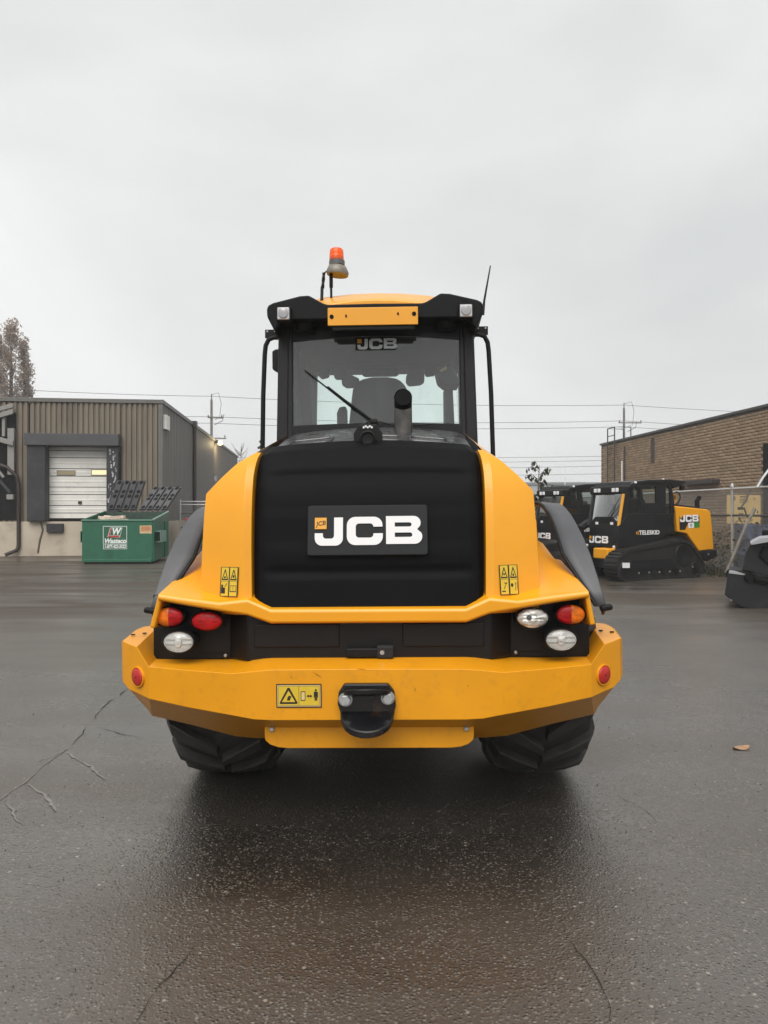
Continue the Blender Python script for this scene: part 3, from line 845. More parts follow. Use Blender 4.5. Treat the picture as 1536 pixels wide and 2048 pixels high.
seatpart('roof_vent', [(846, 735), (866, 735), (866, 752), (850, 754), (846, 750)], 6.0, .05, M_seat, .01)
seatpart('side_console', [(872, 735), (905, 735), (920, 760), (920, 772), (892, 773), (878, 762)], 5.35, .25, M_liner, .015)
seatpart('yellow_reflection', [(881, 741), (894, 733), (895, 741), (882, 746)], 5.34, .004, M_decal_w, 0)  # yellow reflection on the console, made as a coloured sliver
seatpart('control_column', [(672, 900), (671, 825), (676, 813), (688, 811), (691, 816), (692, 900)], 5.7, .10, M_seat, .012)
seatpart('pillar_trim', [(590, 845), (590, 740), (604, 742), (618, 752), (622, 845)], 5.66, .30, M_liner, .01)
seatpart('pillar_trim', [(889, 845), (889, 772), (899, 772), (903, 845)], 5.66, .30, M_liner, .01)
# badge on the rear window
mb = LB(); Yg = Yc0 + .010
mb.bb(HX(716 - 757, Yg), HX(798 - 757, Yg), Yg, Yg + .002, ZZ(700, Yg), ZZ(674, Yg))
GB = mb.build('window_badge', M_mount, CAB)
M_badge2 = mat('window badge grey', (.80, .84, .84), .5)
badge(CAB, frame4(lpt(HX(720 - 757, Yg), Yg - .002, ZZ(698, Yg)), (1, 0, 0), (0, 0, 1)), HX(21.0, Yg), .0008, M_badge2, False)
# wiper
mb = LB(); Yw = Yc0 - .03
pt = lambda a, b, d=0: (HX(a - 757, Yw), Yw + d, ZZ(b, Yw))
mb.tube([pt(755, 848, .02), pt(735, 832, -.01), pt(690, 797, -.012), pt(660, 772, -.005)], [.013, .010, .008, .006], 8)
WP_ = mb.build('wiper_arm', M_mount, CAB)
mb = LB(); mb.tube([pt(715, 820, .01), pt(660, 775, .012), pt(614, 738, .012)], .006, 6); mb.build('wiper_blade', M_mount, WP_)
mb = LB(); mb.box(pt(752, 846, .02), (.05, .05, .06)); mb.build('wiper_motor', M_mount, WP_, bevel=.01)
mb = LB(); mb.tube([pt(730, 851, -.02), pt(742, 843, -.02), pt(765, 844, -.02), pt(785, 850, -.02), pt(800, 851, -.02), pt(850, 851, -.01), pt(868, 849, 0)], .005, 6); mb.build('washer_hose', M_mount, CAB)

# roof
ROOF = bpy.data.objects.new('cab_roof', None); COL.objects.link(ROOF); ROOF.parent = LOADER
Yr0 = 4.70
half = [(0, 606), (96, 607), (104, 604), (132, 588), (150, 589), (204, 602), (214, 607), (217, 615), (216, 630), (201, 660), (0, 652)]
r0 = [(HX(a, Yr0), ZZ(b, Yr0)) for a, b in half[:-1]]
poly = r0 + [(r0[-1][0] - .05, 2.80), (-(r0[-1][0] - .05), 2.80)] + [(-x, z) for x, z in reversed(r0[1:])]
m = LB()
def rr_(Y, k, dz): return [(x * k, Y, z + dz * max(0, (z - 2.72) / .25)) for x, z in poly]
m.loft([rr_(Yr0, 1, 0), rr_(Yr0 + .5, 1.03, .03), rr_(6.2, 1.03, .03), rr_(6.55, .94, -.05)], True, True)
m.build('roof_shell', M_roofblack, ROOF, bevel=.012, seg=3, smooth=35, bang=20)
m = LB(); rings = []
for Y, hw_, z0, z1 in ((4.705, .325, 2.86, 2.908), (4.74, .335, 2.88, 2.925), (5.02, .42, 2.9, 3.045), (5.4, .50, 2.9, 3.125), (6.1, .49, 2.9, 3.09), (6.45, .40, 2.86, 2.93)):
    cr = .022
    rings.append([(-hw_ - .08, Y, z0), (-hw_, Y, z1 - .012), (-hw_ * .86, Y, z1), (-hw_ * .4, Y, z1 + cr * .8), (0, Y, z1 + cr), (hw_ * .4, Y, z1 + cr * .8), (hw_ * .86, Y, z1), (hw_, Y, z1 - .012), (hw_ + .08, Y, z0)])
m.loft(rings, True, True)
m.build('roof_cap', M_yellow, ROOF, smooth=40, bevel=.01, bang=30)
for s in (-1, 1):   # yellow shoulders behind the black wings
    m = LB(); rings = []
    for Y, z1 in ((4.76, 2.958), (5.1, 2.995), (6.2, 2.99)):
        rings.append([(s * .33, Y, 2.90), (s * .415, Y, z1), (s * .50, Y, z1 + .004), (s * .68, Y, z1 - .055), (s * .68, Y, 2.88)])
    m.loft(rings, True, True); m.build('roof_shoulder', M_yellow, ROOF, bevel=.01)
    # work lamps and the dark pods under them
    Yl = 4.69
    m = LB(); cx, cz = s * HX(181.5, Yl), ZZ(627, Yl)
    m.box((cx, Yl - .005, cz), (.098, .05, .098)); WL = m.build('work_lamp', M_mount, ROOF, bevel=.01)
    m = LB(); m.box((cx, Yl - .034, cz), (.080, .012, .080)); m.build('work_lamp_lens', mat('work lamp lens', (.50, .49, .50), .2, metal=.3, coat=1, coat_r=.03, bump=.4, bscale=90), WL, bevel=.012)
    m = LB(); m.lathe([(.034, Yl - .042), (.030, Yl - .046), (.004, Yl - .049)], (cx, 0, cz), 'Y', 20); m.build('work_lamp_bulb', mat('work lamp bulb', (.36, .35, .36), .15, metal=.4, coat=1), WL)
    m = LB(); m.lathe([(.07, 2.86), (.075, 2.80), (.06, 2.755), (.02, 2.745)], (s * .48, Yc0 - .045, 0), 'Z', 16); m.build('lamp_pod', M_roofblack, ROOF)
Yn = 4.665
m = LB(); m.bb(HX(-94, Yn), HX(87, Yn), Yn, Yn + .012, ZZ(650, Yn), ZZ(614, Yn))
NP = m.build('plate_holder', M_yellow, ROOF, bevel=.004)
m = LB(); m.bb(HX(-85, Yn), HX(80, Yn), Yn + .015, Yn + .05, ZZ(656, Yn), ZZ(648, Yn)); m.build('holder_bracket', M_mount, NP)
for a, b, r_ in ((-86, 632, .014), (79, 628.5, .014), (-57, 631, .006), (47, 628, .006)):
    m = LB(); m.lathe([(r_, Yn - .0005), (r_, Yn - .004)], (HX(a, Yn), 0, ZZ(b, Yn)), 'Y', 14, sy=1.0 if r_ > .01 else 1.6); m.build('fixing_hole', M_soot_shade, NP)
m = LB(); Yq = 4.84; m.tube([(HX(-80, Yq), Yq, ZZ(655, Yq)), (HX(-80, Yq), Yq, ZZ(664, Yq)), (HX(-89, Yq), Yq, ZZ(666, Yq))], .007, 6); m.build('cable_stub', M_mount, ROOF)

# beacon
Yb = 4.95
BEA = bpy.data.objects.new('beacon', None); COL.objects.link(BEA); BEA.parent = LOADER
bx = HX(-77, Yb)
m = LB(); zl0, zl1 = ZZ(520, Yb), ZZ(497, Yb)
m.lathe([(.050, zl0), (.051, zl0 + .02), (.0505, zl0 + .022), (.049, zl1 - .03), (.047, zl1 - .008), (.040, zl1), (.01, zl1 + .003)], (bx - .002, Yb, 0), 'Z', 28)
m.build('beacon_lens', M_orange, BEA, smooth=50)
m = LB(); m.lathe([(.045, ZZ(531, Yb)), (.055, ZZ(530, Yb)), (.055, ZZ(521, Yb)), (.050, zl0)], (bx, Yb, 0), 'Z', 24); m.build('beacon_base', M_grey, BEA)
m = LB(); n = 24; rings = []
for r_, z in ((.03, 3.185), (.074, 3.175), (.079, 3.195), (.062, 3.235), (.05, 3.24)):
    rings.append([Vector((bx + .004 + r_ * math.cos(2 * math.pi * k / n), Yb + r_ * math.sin(2 * math.pi * k / n), z - .10 * (r_ * math.cos(2 * math.pi * k / n)) * 1.0)) for k in range(n)])
m.loft(rings, True, True); m.build('beacon_dish', M_saucer, BEA, smooth=50)
m = LB(); m.tube([(HX(-89, Yb), Yb, 2.93), (HX(-89, Yb), Yb, 3.10)], .0085, 8); m.tube([(HX(-89, Yb), Yb, 3.09), (HX(-89, Yb), Yb, 3.20)], .013, 8); m.build('beacon_stem', M_mount, BEA)
m = LB(); pts = []
x1, z1, z0 = HX(-104, Yb), ZZ(546, Yb), ZZ(606, Yb)
pts.append((bx - .05, Yb, 3.215)); pts.append((bx - .08, Yb, 3.20))
for k in range(90):
    t = k / 89; amp = .008 if t < .55 else .003
    pts.append((x1 - .02 * t + .006 + amp * math.cos(k * 1.5), Yb - .03 + amp * math.sin(k * 1.5), z1 + (z0 - z1) * t))
m.tube(pts, .0055, 5); m.tube([(x1 - .008, Yb - .03, z1 - .10), (x1 - .012, Yb - .035, z0 - .02)], .011, 6); m.build('coiled_cable', M_mount, BEA)

# aerial
Ya = 5.0
m = LB(); m.tube([(HX(213, Ya), Ya, ZZ(633, Ya)), (HX(216, Ya), Ya, ZZ(605, Ya)), (HX(229, Ya), Ya, ZZ(535, Ya))], [.011, .008, .004], 6)
m.build('aerial', M_mount, LOADER)

# grab rails with their brackets, and the mirror box
for s in (-1, 1):
    Yg = 4.98
    pts = [(s * HX(197, Yg), Yg, ZZ(672, Yg)), (s * HX(206, Yg), Yg, ZZ(672, Yg)), (s * HX(216, Yg), Yg, ZZ(676, Yg)), (s * HX(222, Yg), Yg, ZZ(688, Yg)), (s * HX(224, Yg), Yg, ZZ(705, Yg)), (s * HX(228, Yg), Yg, ZZ(790, Yg)), (s * HX(231, Yg), Yg, ZZ(930, Yg))]
    m = LB(); m.tube(pts, .0165, 10); GR = m.build('grab_rail', M_mount, LOADER)
    m = LB(); m.bb(s * HX(196, Yg), s * HX(223, Yg), Yg - .005, Yg + .008, ZZ(673, Yg), ZZ(656, Yg)); m.build('rail_bracket', M_mount, GR, bevel=.002)
    m = LB()
    for a in (203, 218): m.lathe([(.006, Yg - .004), (.006, Yg - .012)], (s * HX(a, Yg), 0, ZZ(660, Yg)), 'Y', 8)
    m.build('bolt', M_steel, GR)
m = LB(); Yg = 5.3
m.prism([(HX(a - 757, Yg), Yg, ZZ(b, Yg)) for a, b in ((545, 699), (552, 695), (566, 695), (566, 742), (553, 740), (545, 735))], (0, .05, 0))
m.build('side_mirror', M_mount, LOADER, bevel=.008)

# chassis, axles, lift arms and bucket (mostly hidden behind the machine)
m = LB(); m.bb(-.42, .42, 3.46, 6.0, .46, .84); m.bb(-.36, .36, 6.0, 7.6, .45, 1.0); m.build('chassis_frame', M_chassis, LOADER, bevel=.02)
m = LB(); m.bb(-.56, .56, 3.9, 4.80, .80, 1.05); m.bb(-.68, .68, 4.8, 6.3, .82, 1.30); m.build('body_base', M_chassis, LOADER)
for Y in (LY, LY + 2.62):
    m = LB(); m.lathe([(.14, -.62), (.11, -.3), (.20, -.12), (.20, .12), (.11, .3), (.14, .62)], (0, Y, .68), 'X', 16); m.build('axle', M_chassis, LOADER)
for s in (-1, 1):
    m = LB(); m.prism([(s * .40, 6.5, 1.75), (s * .40, 6.5, 1.5), (s * .40, 8.3, .45), (s * .40, 8.5, .45), (s * .40, 8.4, .75), (s * .40, 7.6, 1.35)], (s * .09, 0, 0)); m.build('lift_arm', M_yellow, LOADER, bevel=.01)
m = LB()
bp = [(8.45, 1.05), (8.5, 1.08), (8.45, .5), (8.6, .12), (9.5, .05), (9.5, .02), (8.55, .06), (8.38, .45)]
m.prism([(-1.12, y, z) for y, z in bp], (2.24, 0, 0)); m.build('bucket', M_chassis, LOADER, bevel=.01)

# ================================================================== setting
# ------------------------------------------------------------------ ground
def ground_material():
    m = bpy.data.materials.new('wet asphalt'); m.use_nodes = True
    N, L = m.node_tree.nodes, m.node_tree.links
    b = N['Principled BSDF']
    geo = N.new('ShaderNodeNewGeometry'); P = geo.outputs['Position']
    def noise(scale, detail=5, rough=.5, stretch=None, dist=0):
        n = N.new('ShaderNodeTexNoise'); n.inputs['Scale'].default_value = scale; n.inputs['Detail'].default_value = detail
        n.inputs['Roughness'].default_value = rough; n.inputs['Distortion'].default_value = dist
        if stretch:
            mp = N.new('ShaderNodeMapping'); mp.inputs['Scale'].default_value = stretch; L.new(P, mp.inputs['Vector']); L.new(mp.outputs['Vector'], n.inputs['Vector'])
        else: L.new(P, n.inputs['Vector'])
        return n.outputs['Fac']
    def mr(src, a, c, lo, hi):
        r = N.new('ShaderNodeMapRange'); r.inputs['From Min'].default_value = a; r.inputs['From Max'].default_value = c
        r.inputs['To Min'].default_value = lo; r.inputs['To Max'].default_value = hi
        L.new(src, r.inputs['Value']); return r.outputs['Result']
    def math_(op, a, c):
        n = N.new('ShaderNodeMath'); n.operation = op
        for i, q in enumerate((a, c)):
            if isinstance(q, (int, float)): n.inputs[i].default_value = q
            else: L.new(q, n.inputs[i])
        return n.outputs['Value']
    vo = N.new('ShaderNodeTexVoronoi'); vo.inputs['Scale'].default_value = 80; L.new(P, vo.inputs['Vector'])
    vo2 = N.new('ShaderNodeTexVoronoi'); vo2.inputs['Scale'].default_value = 38; L.new(P, vo2.inputs['Vector'])
    sep = N.new('ShaderNodeSeparateColor'); L.new(vo.outputs['Color'], sep.inputs['Color'])
    sep2 = N.new('ShaderNodeSeparateColor'); L.new(vo2.outputs['Color'], sep2.inputs['Color'])
    patch = noise(.55, 6, .6); fine = noise(7, 5, .6)
    # stones: some pale ones among the dark ones
    pale = math_('MULTIPLY', mr(sep.outputs['Red'], .5, 1.0, 0, 1), mr(vo.outputs['Distance'], .30, .55, 1, 0))
    pale2 = math_('MULTIPLY', mr(sep2.outputs['Green'], .93, .98, 0, 1), mr(vo2.outputs['Distance'], .18, .30, 1, 0))
    ramp = N.new('ShaderNodeValToRGB')
    ramp.color_ramp.elements[0].position = .25; ramp.color_ramp.elements[0].color = (.012, .0102, .0085, 1)
    ramp.color_ramp.elements[1].position = .75; ramp.color_ramp.elements[1].color = (.034, .029, .024, 1)
    L.new(math_('ADD', math_('MULTIPLY', patch, .6), math_('MULTIPLY', fine, .4)), ramp.inputs['Fac'])
    worn = mr(noise(1.9, 5, .65, None, .5), .40, .66, .30, 1.0)
    mx = N.new('ShaderNodeMixRGB'); L.new(math_('MULTIPLY', math_('MULTIPLY', pale, worn), 1.0), mx.inputs['Fac']); L.new(ramp.outputs['Color'], mx.inputs['Color1']); mx.inputs['Color2'].default_value = (.19, .168, .14, 1)
    mx2 = N.new('ShaderNodeMixRGB'); L.new(math_('MULTIPLY', pale2, .8), mx2.inputs['Fac']); L.new(mx.outputs['Color'], mx2.inputs['Color1']); mx2.inputs['Color2'].default_value = (.30, .275, .235, 1)
    # the far part of the yard has drained: rougher, browner, less of a film
    sx = N.new('ShaderNodeSeparateXYZ'); L.new(P, sx.inputs['Vector'])
    dry = math_('MULTIPLY', mr(math_('ADD', sx.outputs['Y'], math_('MULTIPLY', noise(.22, 4, .6), 6)), 8.5, 15, 0, 1), mr(noise(.5, 5, .6, (.40, 1.8, 1), .7), .38, .56, .10, 1))
    mx3 = N.new('ShaderNodeMixRGB'); L.new(dry, mx3.inputs['Fac']); L.new(mx2.outputs['Color'], mx3.inputs['Color1']); mx3.inputs['Color2'].default_value = (.050, .0385, .0285, 1)
    L.new(mx3.outputs['Color'], b.inputs['Base Color'])
    wet = noise(.30, 5, .55, (1, 1.0, 1), .6)
    streak = noise(.8, 4, .5, (.35, 2.2, 1), .4)
    w = math_('ADD', math_('MULTIPLY', wet, .6), math_('MULTIPLY', streak, .4))
    L.new(math_('ADD', mr(w, .38, .60, .18, .46), math_('MULTIPLY', dry, .22)), b.inputs['Roughness'])
    L.new(mr(dry, 0, 1, 1.0, .20), b.inputs['Specular IOR Level'])
    L.new(math_('MULTIPLY', mr(w, .38, .62, .8, .0), mr(dry, 0, 1, 1, .15)), b.inputs['Coat Weight']); b.inputs['Coat Roughness'].default_value = .21; b.inputs['Coat IOR'].default_value = 1.6
    b.inputs['Specular IOR Level'].default_value = 1.0
    b.inputs['Specular Tint'].default_value = (1, .915, .825, 1)
    b.inputs['IOR'].default_value = 1.88
    # relief: stones, grain, slow waves
    h = math_('ADD', math_('MULTIPLY', mr(vo.outputs['Distance'], 0, .6, 1, 0), math_('ADD', math_('MULTIPLY', sep.outputs['Blue'], .0042), .0006)), math_('MULTIPLY', noise(120, 5, .7), .0034))
    h = math_('ADD', h, math_('MULTIPLY', fine, .005))
    h = math_('ADD', h, math_('MULTIPLY', noise(1.4, 3, .5), .012))
    bp = N.new('ShaderNodeBump'); bp.inputs['Strength'].default_value = .62; bp.inputs['Distance'].default_value = 1.0
    L.new(h, bp.inputs['Height']); L.new(bp.outputs['Normal'], b.inputs['Normal']); L.new(bp.outputs['Normal'], b.inputs['Coat Normal'])
    return m
M_asphalt = ground_material()
m = MB(); m.add([(-700, -300, 0), (700, -300, 0), (700, 1500, 0), (-700, 1500, 0)], [(0, 1, 2, 3)])
GROUND = structure(m.build('ground', M_asphalt, smooth=0))

def gpt(px, py):
    Y = CAMZ * F / (py - 1024.0)
    return Vector(((px - 768) * Y / F, Y, 0))
M_crack = mat('crack in asphalt', (.014, .012, .010), .85, spec=.2)
M_crack_pale = mat('silted crack', (.15, .138, .122), .6)
def crack(pts, w, mt, name='crack'):
    rnd = random.Random(len(pts) * 7 + int(pts[0][0]))
    P = [gpt(*p) for p in pts]; line = []
    for a, b in zip(P, P[1:]):
        n = max(2, int((b - a).length / .035))
        for i in range(n): line.append(a.lerp(b, i / n))
    line.append(P[-1])
    vs, fs = [], []
    for i, p in enumerate(line):
        t = (line[min(i + 1, len(line) - 1)] - line[max(i - 1, 0)]).normalized(); nrm = Vector((-t.y, t.x, 0))
        wob = nrm * (mnoise.noise(p * 5.0) * .035 + mnoise.noise(p * 19) * .012)
        ww = w * max(.12, .55 + 1.1 * mnoise.noise(p * 7.3 + Vector((3, 1, 0)))) * min(1, .2 + i / 6, .2 + (len(line) - 1 - i) / 6)
        q = p + wob
        vs += [q + nrm * ww + Vector((0, 0, .003)), q - nrm * ww + Vector((0, 0, .003))]
    fs = [(2 * i, 2 * i + 1, 2 * i + 3, 2 * i + 2) for i in range(len(line) - 1)]
    m = MB(); m.add(vs, fs); m.build(name, mt, GROUND, smooth=0)
crack([(268, 1362), (236, 1395), (205, 1415), (185, 1440)], .0055, M_crack)
crack([(178, 1445), (160, 1468), (138, 1492)], .005, M_crack)
crack([(132, 1497), (115, 1512), (70, 1548), (20, 1585), (-30, 1620)], .0075, M_crack_pale)
crack([(183, 1452), (215, 1460), (250, 1472), (290, 1478)], .0028, M_crack)
crack([(262, 2050), (300, 1985), (345, 1935), (400, 1890)], .0028, M_crack)
crack([(1120, 1845), (1150, 1890), (1185, 1950), (1220, 2040)], .0028, M_crack)
crack([(1345, 1660), (1290, 1620), (1230, 1590)], .004, M_crack_pale)

M_silt = mat('pale silt smear', (.165, .152, .136), .5, spec=.9, var=.3, vscale=40)
crack([(132, 1506), (165, 1525), (216, 1558)], .016, M_silt, 'silt_smear')
crack([(62, 1568), (90, 1592), (118, 1622)], .014, M_silt, 'silt_smear')
crack([(14, 1606), (26, 1628), (44, 1652)], .012, M_silt, 'silt_smear')
crack([(70, 1524), (110, 1512), (150, 1492)], .008, M_silt, 'silt_smear')
# loose stones lying on the yard (too small to count)
M_peb = mat('small stone', (.05, .045, .04), .6, var=.5, vscale=1.5)
rnd = random.Random(5)
m = MB()
for i in range(420):
    px, py = rnd.uniform(0, 1536), 1560 + 480 * rnd.random() ** 1.6 if rnd.random() < .6 else rnd.uniform(1300, 1560)
    if 330 < px < 1190 and py < 1600: continue
    p = gpt(px, py); r = rnd.uniform(.0025, .0055) * (1.5 if rnd.random() < .06 else 1)
    a = rnd.uniform(0, 6.28)
    q = [(p.x + r * math.cos(a + k * 1.57) * rnd.uniform(.7, 1.3), p.y + r * math.sin(a + k * 1.57) * rnd.uniform(.7, 1.3), 0.0) for k in range(4)]
    m.add(q + [(p.x + r * .2, p.y, r * 1.1)], [(0, 1, 4), (1, 2, 4), (2, 3, 4), (3, 0, 4)])
o = stuff(m.build('loose_grit', M_peb, smooth=0)); o['label'] = 'scattered small stones lying on the wet asphalt'
# a fallen leaf
M_leafg = mat('dry fallen leaf', (.34, .20, .11), .6, var=.25, vscale=60)
p = gpt(1482, 1498); m = MB(); vs = []
for i in range(9):
    t = i / 8; w_ = .030 * math.sin(math.pi * min(1, t * .95 + .04)) ** .8
    vs += [(p.x - .055 + .11 * t, p.y - w_, .004 + .012 * (t - .5) ** 2 * 4), (p.x - .055 + .11 * t, p.y, .002 + .006 * t), (p.x - .055 + .11 * t, p.y + w_, .006 + .02 * t * t)]
m.add(vs, [(3 * i + j, 3 * i + 3 + j, 3 * i + 4 + j, 3 * i + 1 + j) for i in range(8) for j in range(2)])
tag(m.build('fallen_leaf', M_leafg), 'single curled tan leaf lying on the asphalt right of the loader wheel', 'leaf')

# ------------------------------------------------------------------ warehouse on the left
WA = R(5.7); WC = Vector((-7.88, 25.1, 0))
WARE = thing('warehouse', 'brown ribbed metal warehouse with a white dock door and pale concrete base', 'warehouse', WC, (0, 0, WA))
ux, uy = math.cos(WA), math.sin(WA)
def WF(px, py):
    k = (px - 768) / F
    t = (WC.x - k * WC.y) / (k * uy - ux)      # position along local x
    Y = WC.y + t * uy
    return t, CAMZ - (py - 1024) * Y / F
def WS(px, py):
    k = (px - 768) / F
    t = (WC.x - k * WC.y) / (uy + k * ux) if False else (WC.x - k * WC.y) / (k * ux + uy)
    Y = WC.y + t * ux
    return t, CAMZ - (py - 1024) * Y / F
M_clad = mat('brown ribbed cladding', (.182, .153, .118), .6, spec=.3, var=.10, vscale=1.5, grime=(.05, .045, .04), gamount=.5, gscale=1.2, stretch=(1.5, 1.5, .25), bump=.05)
M_clad2 = mat('grey brown side cladding', (.16, .15, .14), .6, spec=.3, var=.10, vscale=1.5, grime=(.05, .045, .04), gamount=.4, gscale=1.5, stretch=(1.5, 1.5, .25))
M_flash = mat('roof flashing', (.12, .115, .105), .5, var=.1)
M_conc = mat('stained concrete base', (.48, .415, .33), .85, spec=.2, var=.12, vscale=1.2, grime=(.14, .11, .085), gamount=.65, gscale=1.1, bump=.3, bscale=25)
M_pad = mat('black dock pad', (.022, .022, .026), .65, var=.3, vscale=2, grime=(.10, .10, .10), gamount=.3, gscale=4)
M_hood = mat('grey dock hood', (.058, .058, .062), .6, var=.15, vscale=2)
M_door = mat('white door sections', (.72, .705, .66), .5, var=.06, vscale=3, grime=(.25, .22, .18), gamount=.35, gscale=2.5)
M_wood = mat('weathered frame', (.25, .24, .225), .8, var=.2, vscale=3, grime=(.10, .09, .08), gamount=.5)
M_brown = mat('dark brown downpipe', (.030, .020, .016), .45, var=.2)
M_void = mat('interior shade', (.012, .012, .012), .9, spec=.1)  # shade inside openings put in as a near-black colour
ZB = 1.185; HT = 5.48
def ribbed(name, x0, x1, z0, z1, pitch, depth, mt, axis):
    """trapezoid ribs along x (front, axis 0) or y (side, axis 1), facing out"""
    m = MB(); line = []; n = int(round((x1 - x0) / pitch))
    for i in range(n):
        a = x0 + i * pitch
        line += [(a, 0), (a + pitch * .22, 0), (a + pitch * .36, depth), (a + pitch * .84, depth), (a + pitch * .98, 0)]
    line.append((x0 + n * pitch, 0))
    f = (lambda a, d, z: (a, -d, z)) if axis == 0 else (lambda a, d, z: (d, a, z))
    m.loft([[f(a, d, z0) for a, d in line], [f(a, d, z1) for a, d in line]], False)
    return m.build(name, mt, WARE, smooth=0)
xj0, _ = WF(60, 900); xj1, _ = WF(243, 900); _, zh1 = WF(150, 869); _, zh0 = WF(150, 893)
ribbed('wall', -16.0, xj0, ZB, HT - .12, .18, .055, M_clad, 0)
ribbed('wall', xj0, xj1, zh1, HT - .12, .18, .055, M_clad, 0)
ribbed('wall', xj1, -.08, ZB, HT - .12, .18, .055, M_clad, 0)
ribbed('side_wall', .10, 25.0, ZB, HT - .12, .30, .050, M_clad2, 1)
m = MB(); m.bb(-.085, .05, -.07, .10, ZB, HT - .1); m.build('corner_trim', M_flash, WARE)
m = MB(); m.bb(-16, .10, -.10, .02, HT - .14, HT); m.bb(.0, .10, .021, 25, HT - .14, HT); m.build('roof_flashing', M_flash, WARE, bevel=.01)
m = MB(); m.bb(-16, -.02, .03, 25, HT - .20, HT - .15); m.build('roof', M_flash, WARE)
m = MB(); m.bb(-16, -.01, 24.9, 25, 0, HT - .2); m.build('back_wall', M_clad2, WARE)
xd0, zd1 = WF(97, 893); xd1, zd0 = WF(217, 1037)
m = MB(); m.bb(-16, .07, -.10, .2, -.05, ZB); m.bb(-.1, .07, .201, 25, -.05, ZB); BASE = m.build('concrete_base', M_conc, WARE, bevel=.01)
m = MB()
xq, _ = WF(92, 1043)
cr = [WF(84, 1045), WF(88, 1060), WF(82, 1080), WF(78, 1105)]
m.tube([(a, -.101, z) for a, z in cr], .035, 5); m.build('stain_crack', mat('damp crack', (.12, .10, .08), .9), BASE)
# dock door in its recess
DOCK = bpy.data.objects.new('dock_door', None); COL.objects.link(DOCK); DOCK.parent = WARE
ys = [893, 901, 915, 937, 952, 974, 989, 1011, 1026, 1037]
for i, (a, b) in enumerate(zip(ys, ys[1:])):
    z1 = WF(157, a)[1]; z0 = WF(157, b)[1]
    m = MB(); m.bb(xd0 - .05, xd1 + .05, .12, .16, z0 + .012, z1 - .012)
    zm = (z0 + z1) / 2
    if b - a > 13:
        m.add([(xd0 - .05, .112, zm - .02), (xd1 + .05, .112, zm - .02), (xd1 + .05, .112, zm + .02), (xd0 - .05, .112, zm + .02), (xd0 - .05, .122, zm - .035), (xd1 + .05, .122, zm - .035), (xd1 + .05, .122, zm + .035), (xd0 - .05, .122, zm + .035)],
              [(0, 1, 2, 3), (4, 5, 1, 0), (3, 2, 6, 7)])
    m.build('door_panel', M_door, DOCK, smooth=0)
m = MB(); m.bb(xd0 - .1, xd1 + .1, .17, .2, ZB - .2, zd1 + .1); m.build('door_backing', M_void, DOCK)
M_pane1 = mat('dusty door pane', (.34, .28, .17), .3); M_pane2 = mat('lit door pane', (.8, .7, .45), .3, emis=(1, .80, .42), estr=.28)
for (a, b, c, d), mt in (((113, 147, 949, 942), M_pane1), ((182, 216, 949, 940), M_pane2)):
    x0, z0 = WF(a, c); x1, z1 = WF(b, d)
    m = MB(); m.bb(x0 - .03, x1 + .03, .105, .118, z0 - .03, z1 + .03); fr = m.build('window_frame', M_wood, DOCK)
    m = MB(); m.bb(x0, x1, .098, .106, z0, z1); m.build('window_pane', mt, DOCK)
m = MB(); x, z = WF(158, 1005); m.bb(x - .06, x + .06, .09, .12, z - .05, z + .05); m.build('door_latch', M_brown, DOCK)
m = MB(); m.bb(xj0 - .05, xj1, -.40, -.001, zh0, zh1); m.bb(xj0 - .05, xj1, -.001, .12, zh0, zh1 - .02); m.build('dock_hood', M_hood, WARE, bevel=.02)
m = MB(); m.bb(xj0, xd0, -.30, .12, ZB + .02, zh0 - .003); m.build('dock_pad', M_pad, WARE, bevel=.03)
rnd = random.Random(3)
m = MB(); m.bb(xd1, xj1 - .03, -.28, .12, ZB + .02, zh0 - .003); PADR = m.build('dock_pad', M_pad, WARE, bevel=.03)
PADR['label'] = 'torn dock pad with white foam showing'
M_foam = mat('torn foam', (.45, .45, .46), .8)
m = MB()
for k in range(26):
    x = rnd.uniform(xd1 + .06, xj1 - .1); z = zh0 - .15 - 2.0 * (k / 26) ** 1.1; l = rnd.uniform(.04, .16)
    a = rnd.uniform(-.4, .4)
    m.box((x, -.283, z), (rnd.uniform(.01, .045), .008, l), Matrix.Rotation(a, 3, 'Y'))
stuff(m.build('foam_tear', M_foam, PADR))
x0, z0 = WF(97, 1064); x1, z1 = WF(130, 1047)
m = MB(); m.bb(x0, x1, -.22, -.10, z0, z1); m.build('dock_bumper', M_pad, WARE, bevel=.015)
# downpipe at the front
xp, _ = WF(41, 1000); _, zt2 = WF(41, 950); 
m = MB(); m.tube([(xp - .9, -.25, zt2 + .45), (xp - .35, -.22, zt2 + .25), (xp - .05, -.18, zt2 - .05), (xp, -.16, zt2 - .4), (xp, -.16, .35), (xp - .05, -.2, .2), (xp - .38, -.32, .05)], .065, 10)
m.build('downpipe', M_brown, WARE)
m = MB(); m.tube([(xp - 1.0, -.3, zt2 + .25), (xp - .5, -.28, zt2 - .3), (xp - .25, -.26, zt2 - .62)], .06, 8); m.build('hose', M_pad, WARE)
m = MB(); m.tube([(xp - .8, -.25, zt2 + .35), (xp - .45, -.26, zt2 - .1)], .05, 6); m.bb(xp - .33, xp - .12, -.33, -.20, zt2 - .85, zt2 - .68); m.build('bracket', M_wood, WARE)
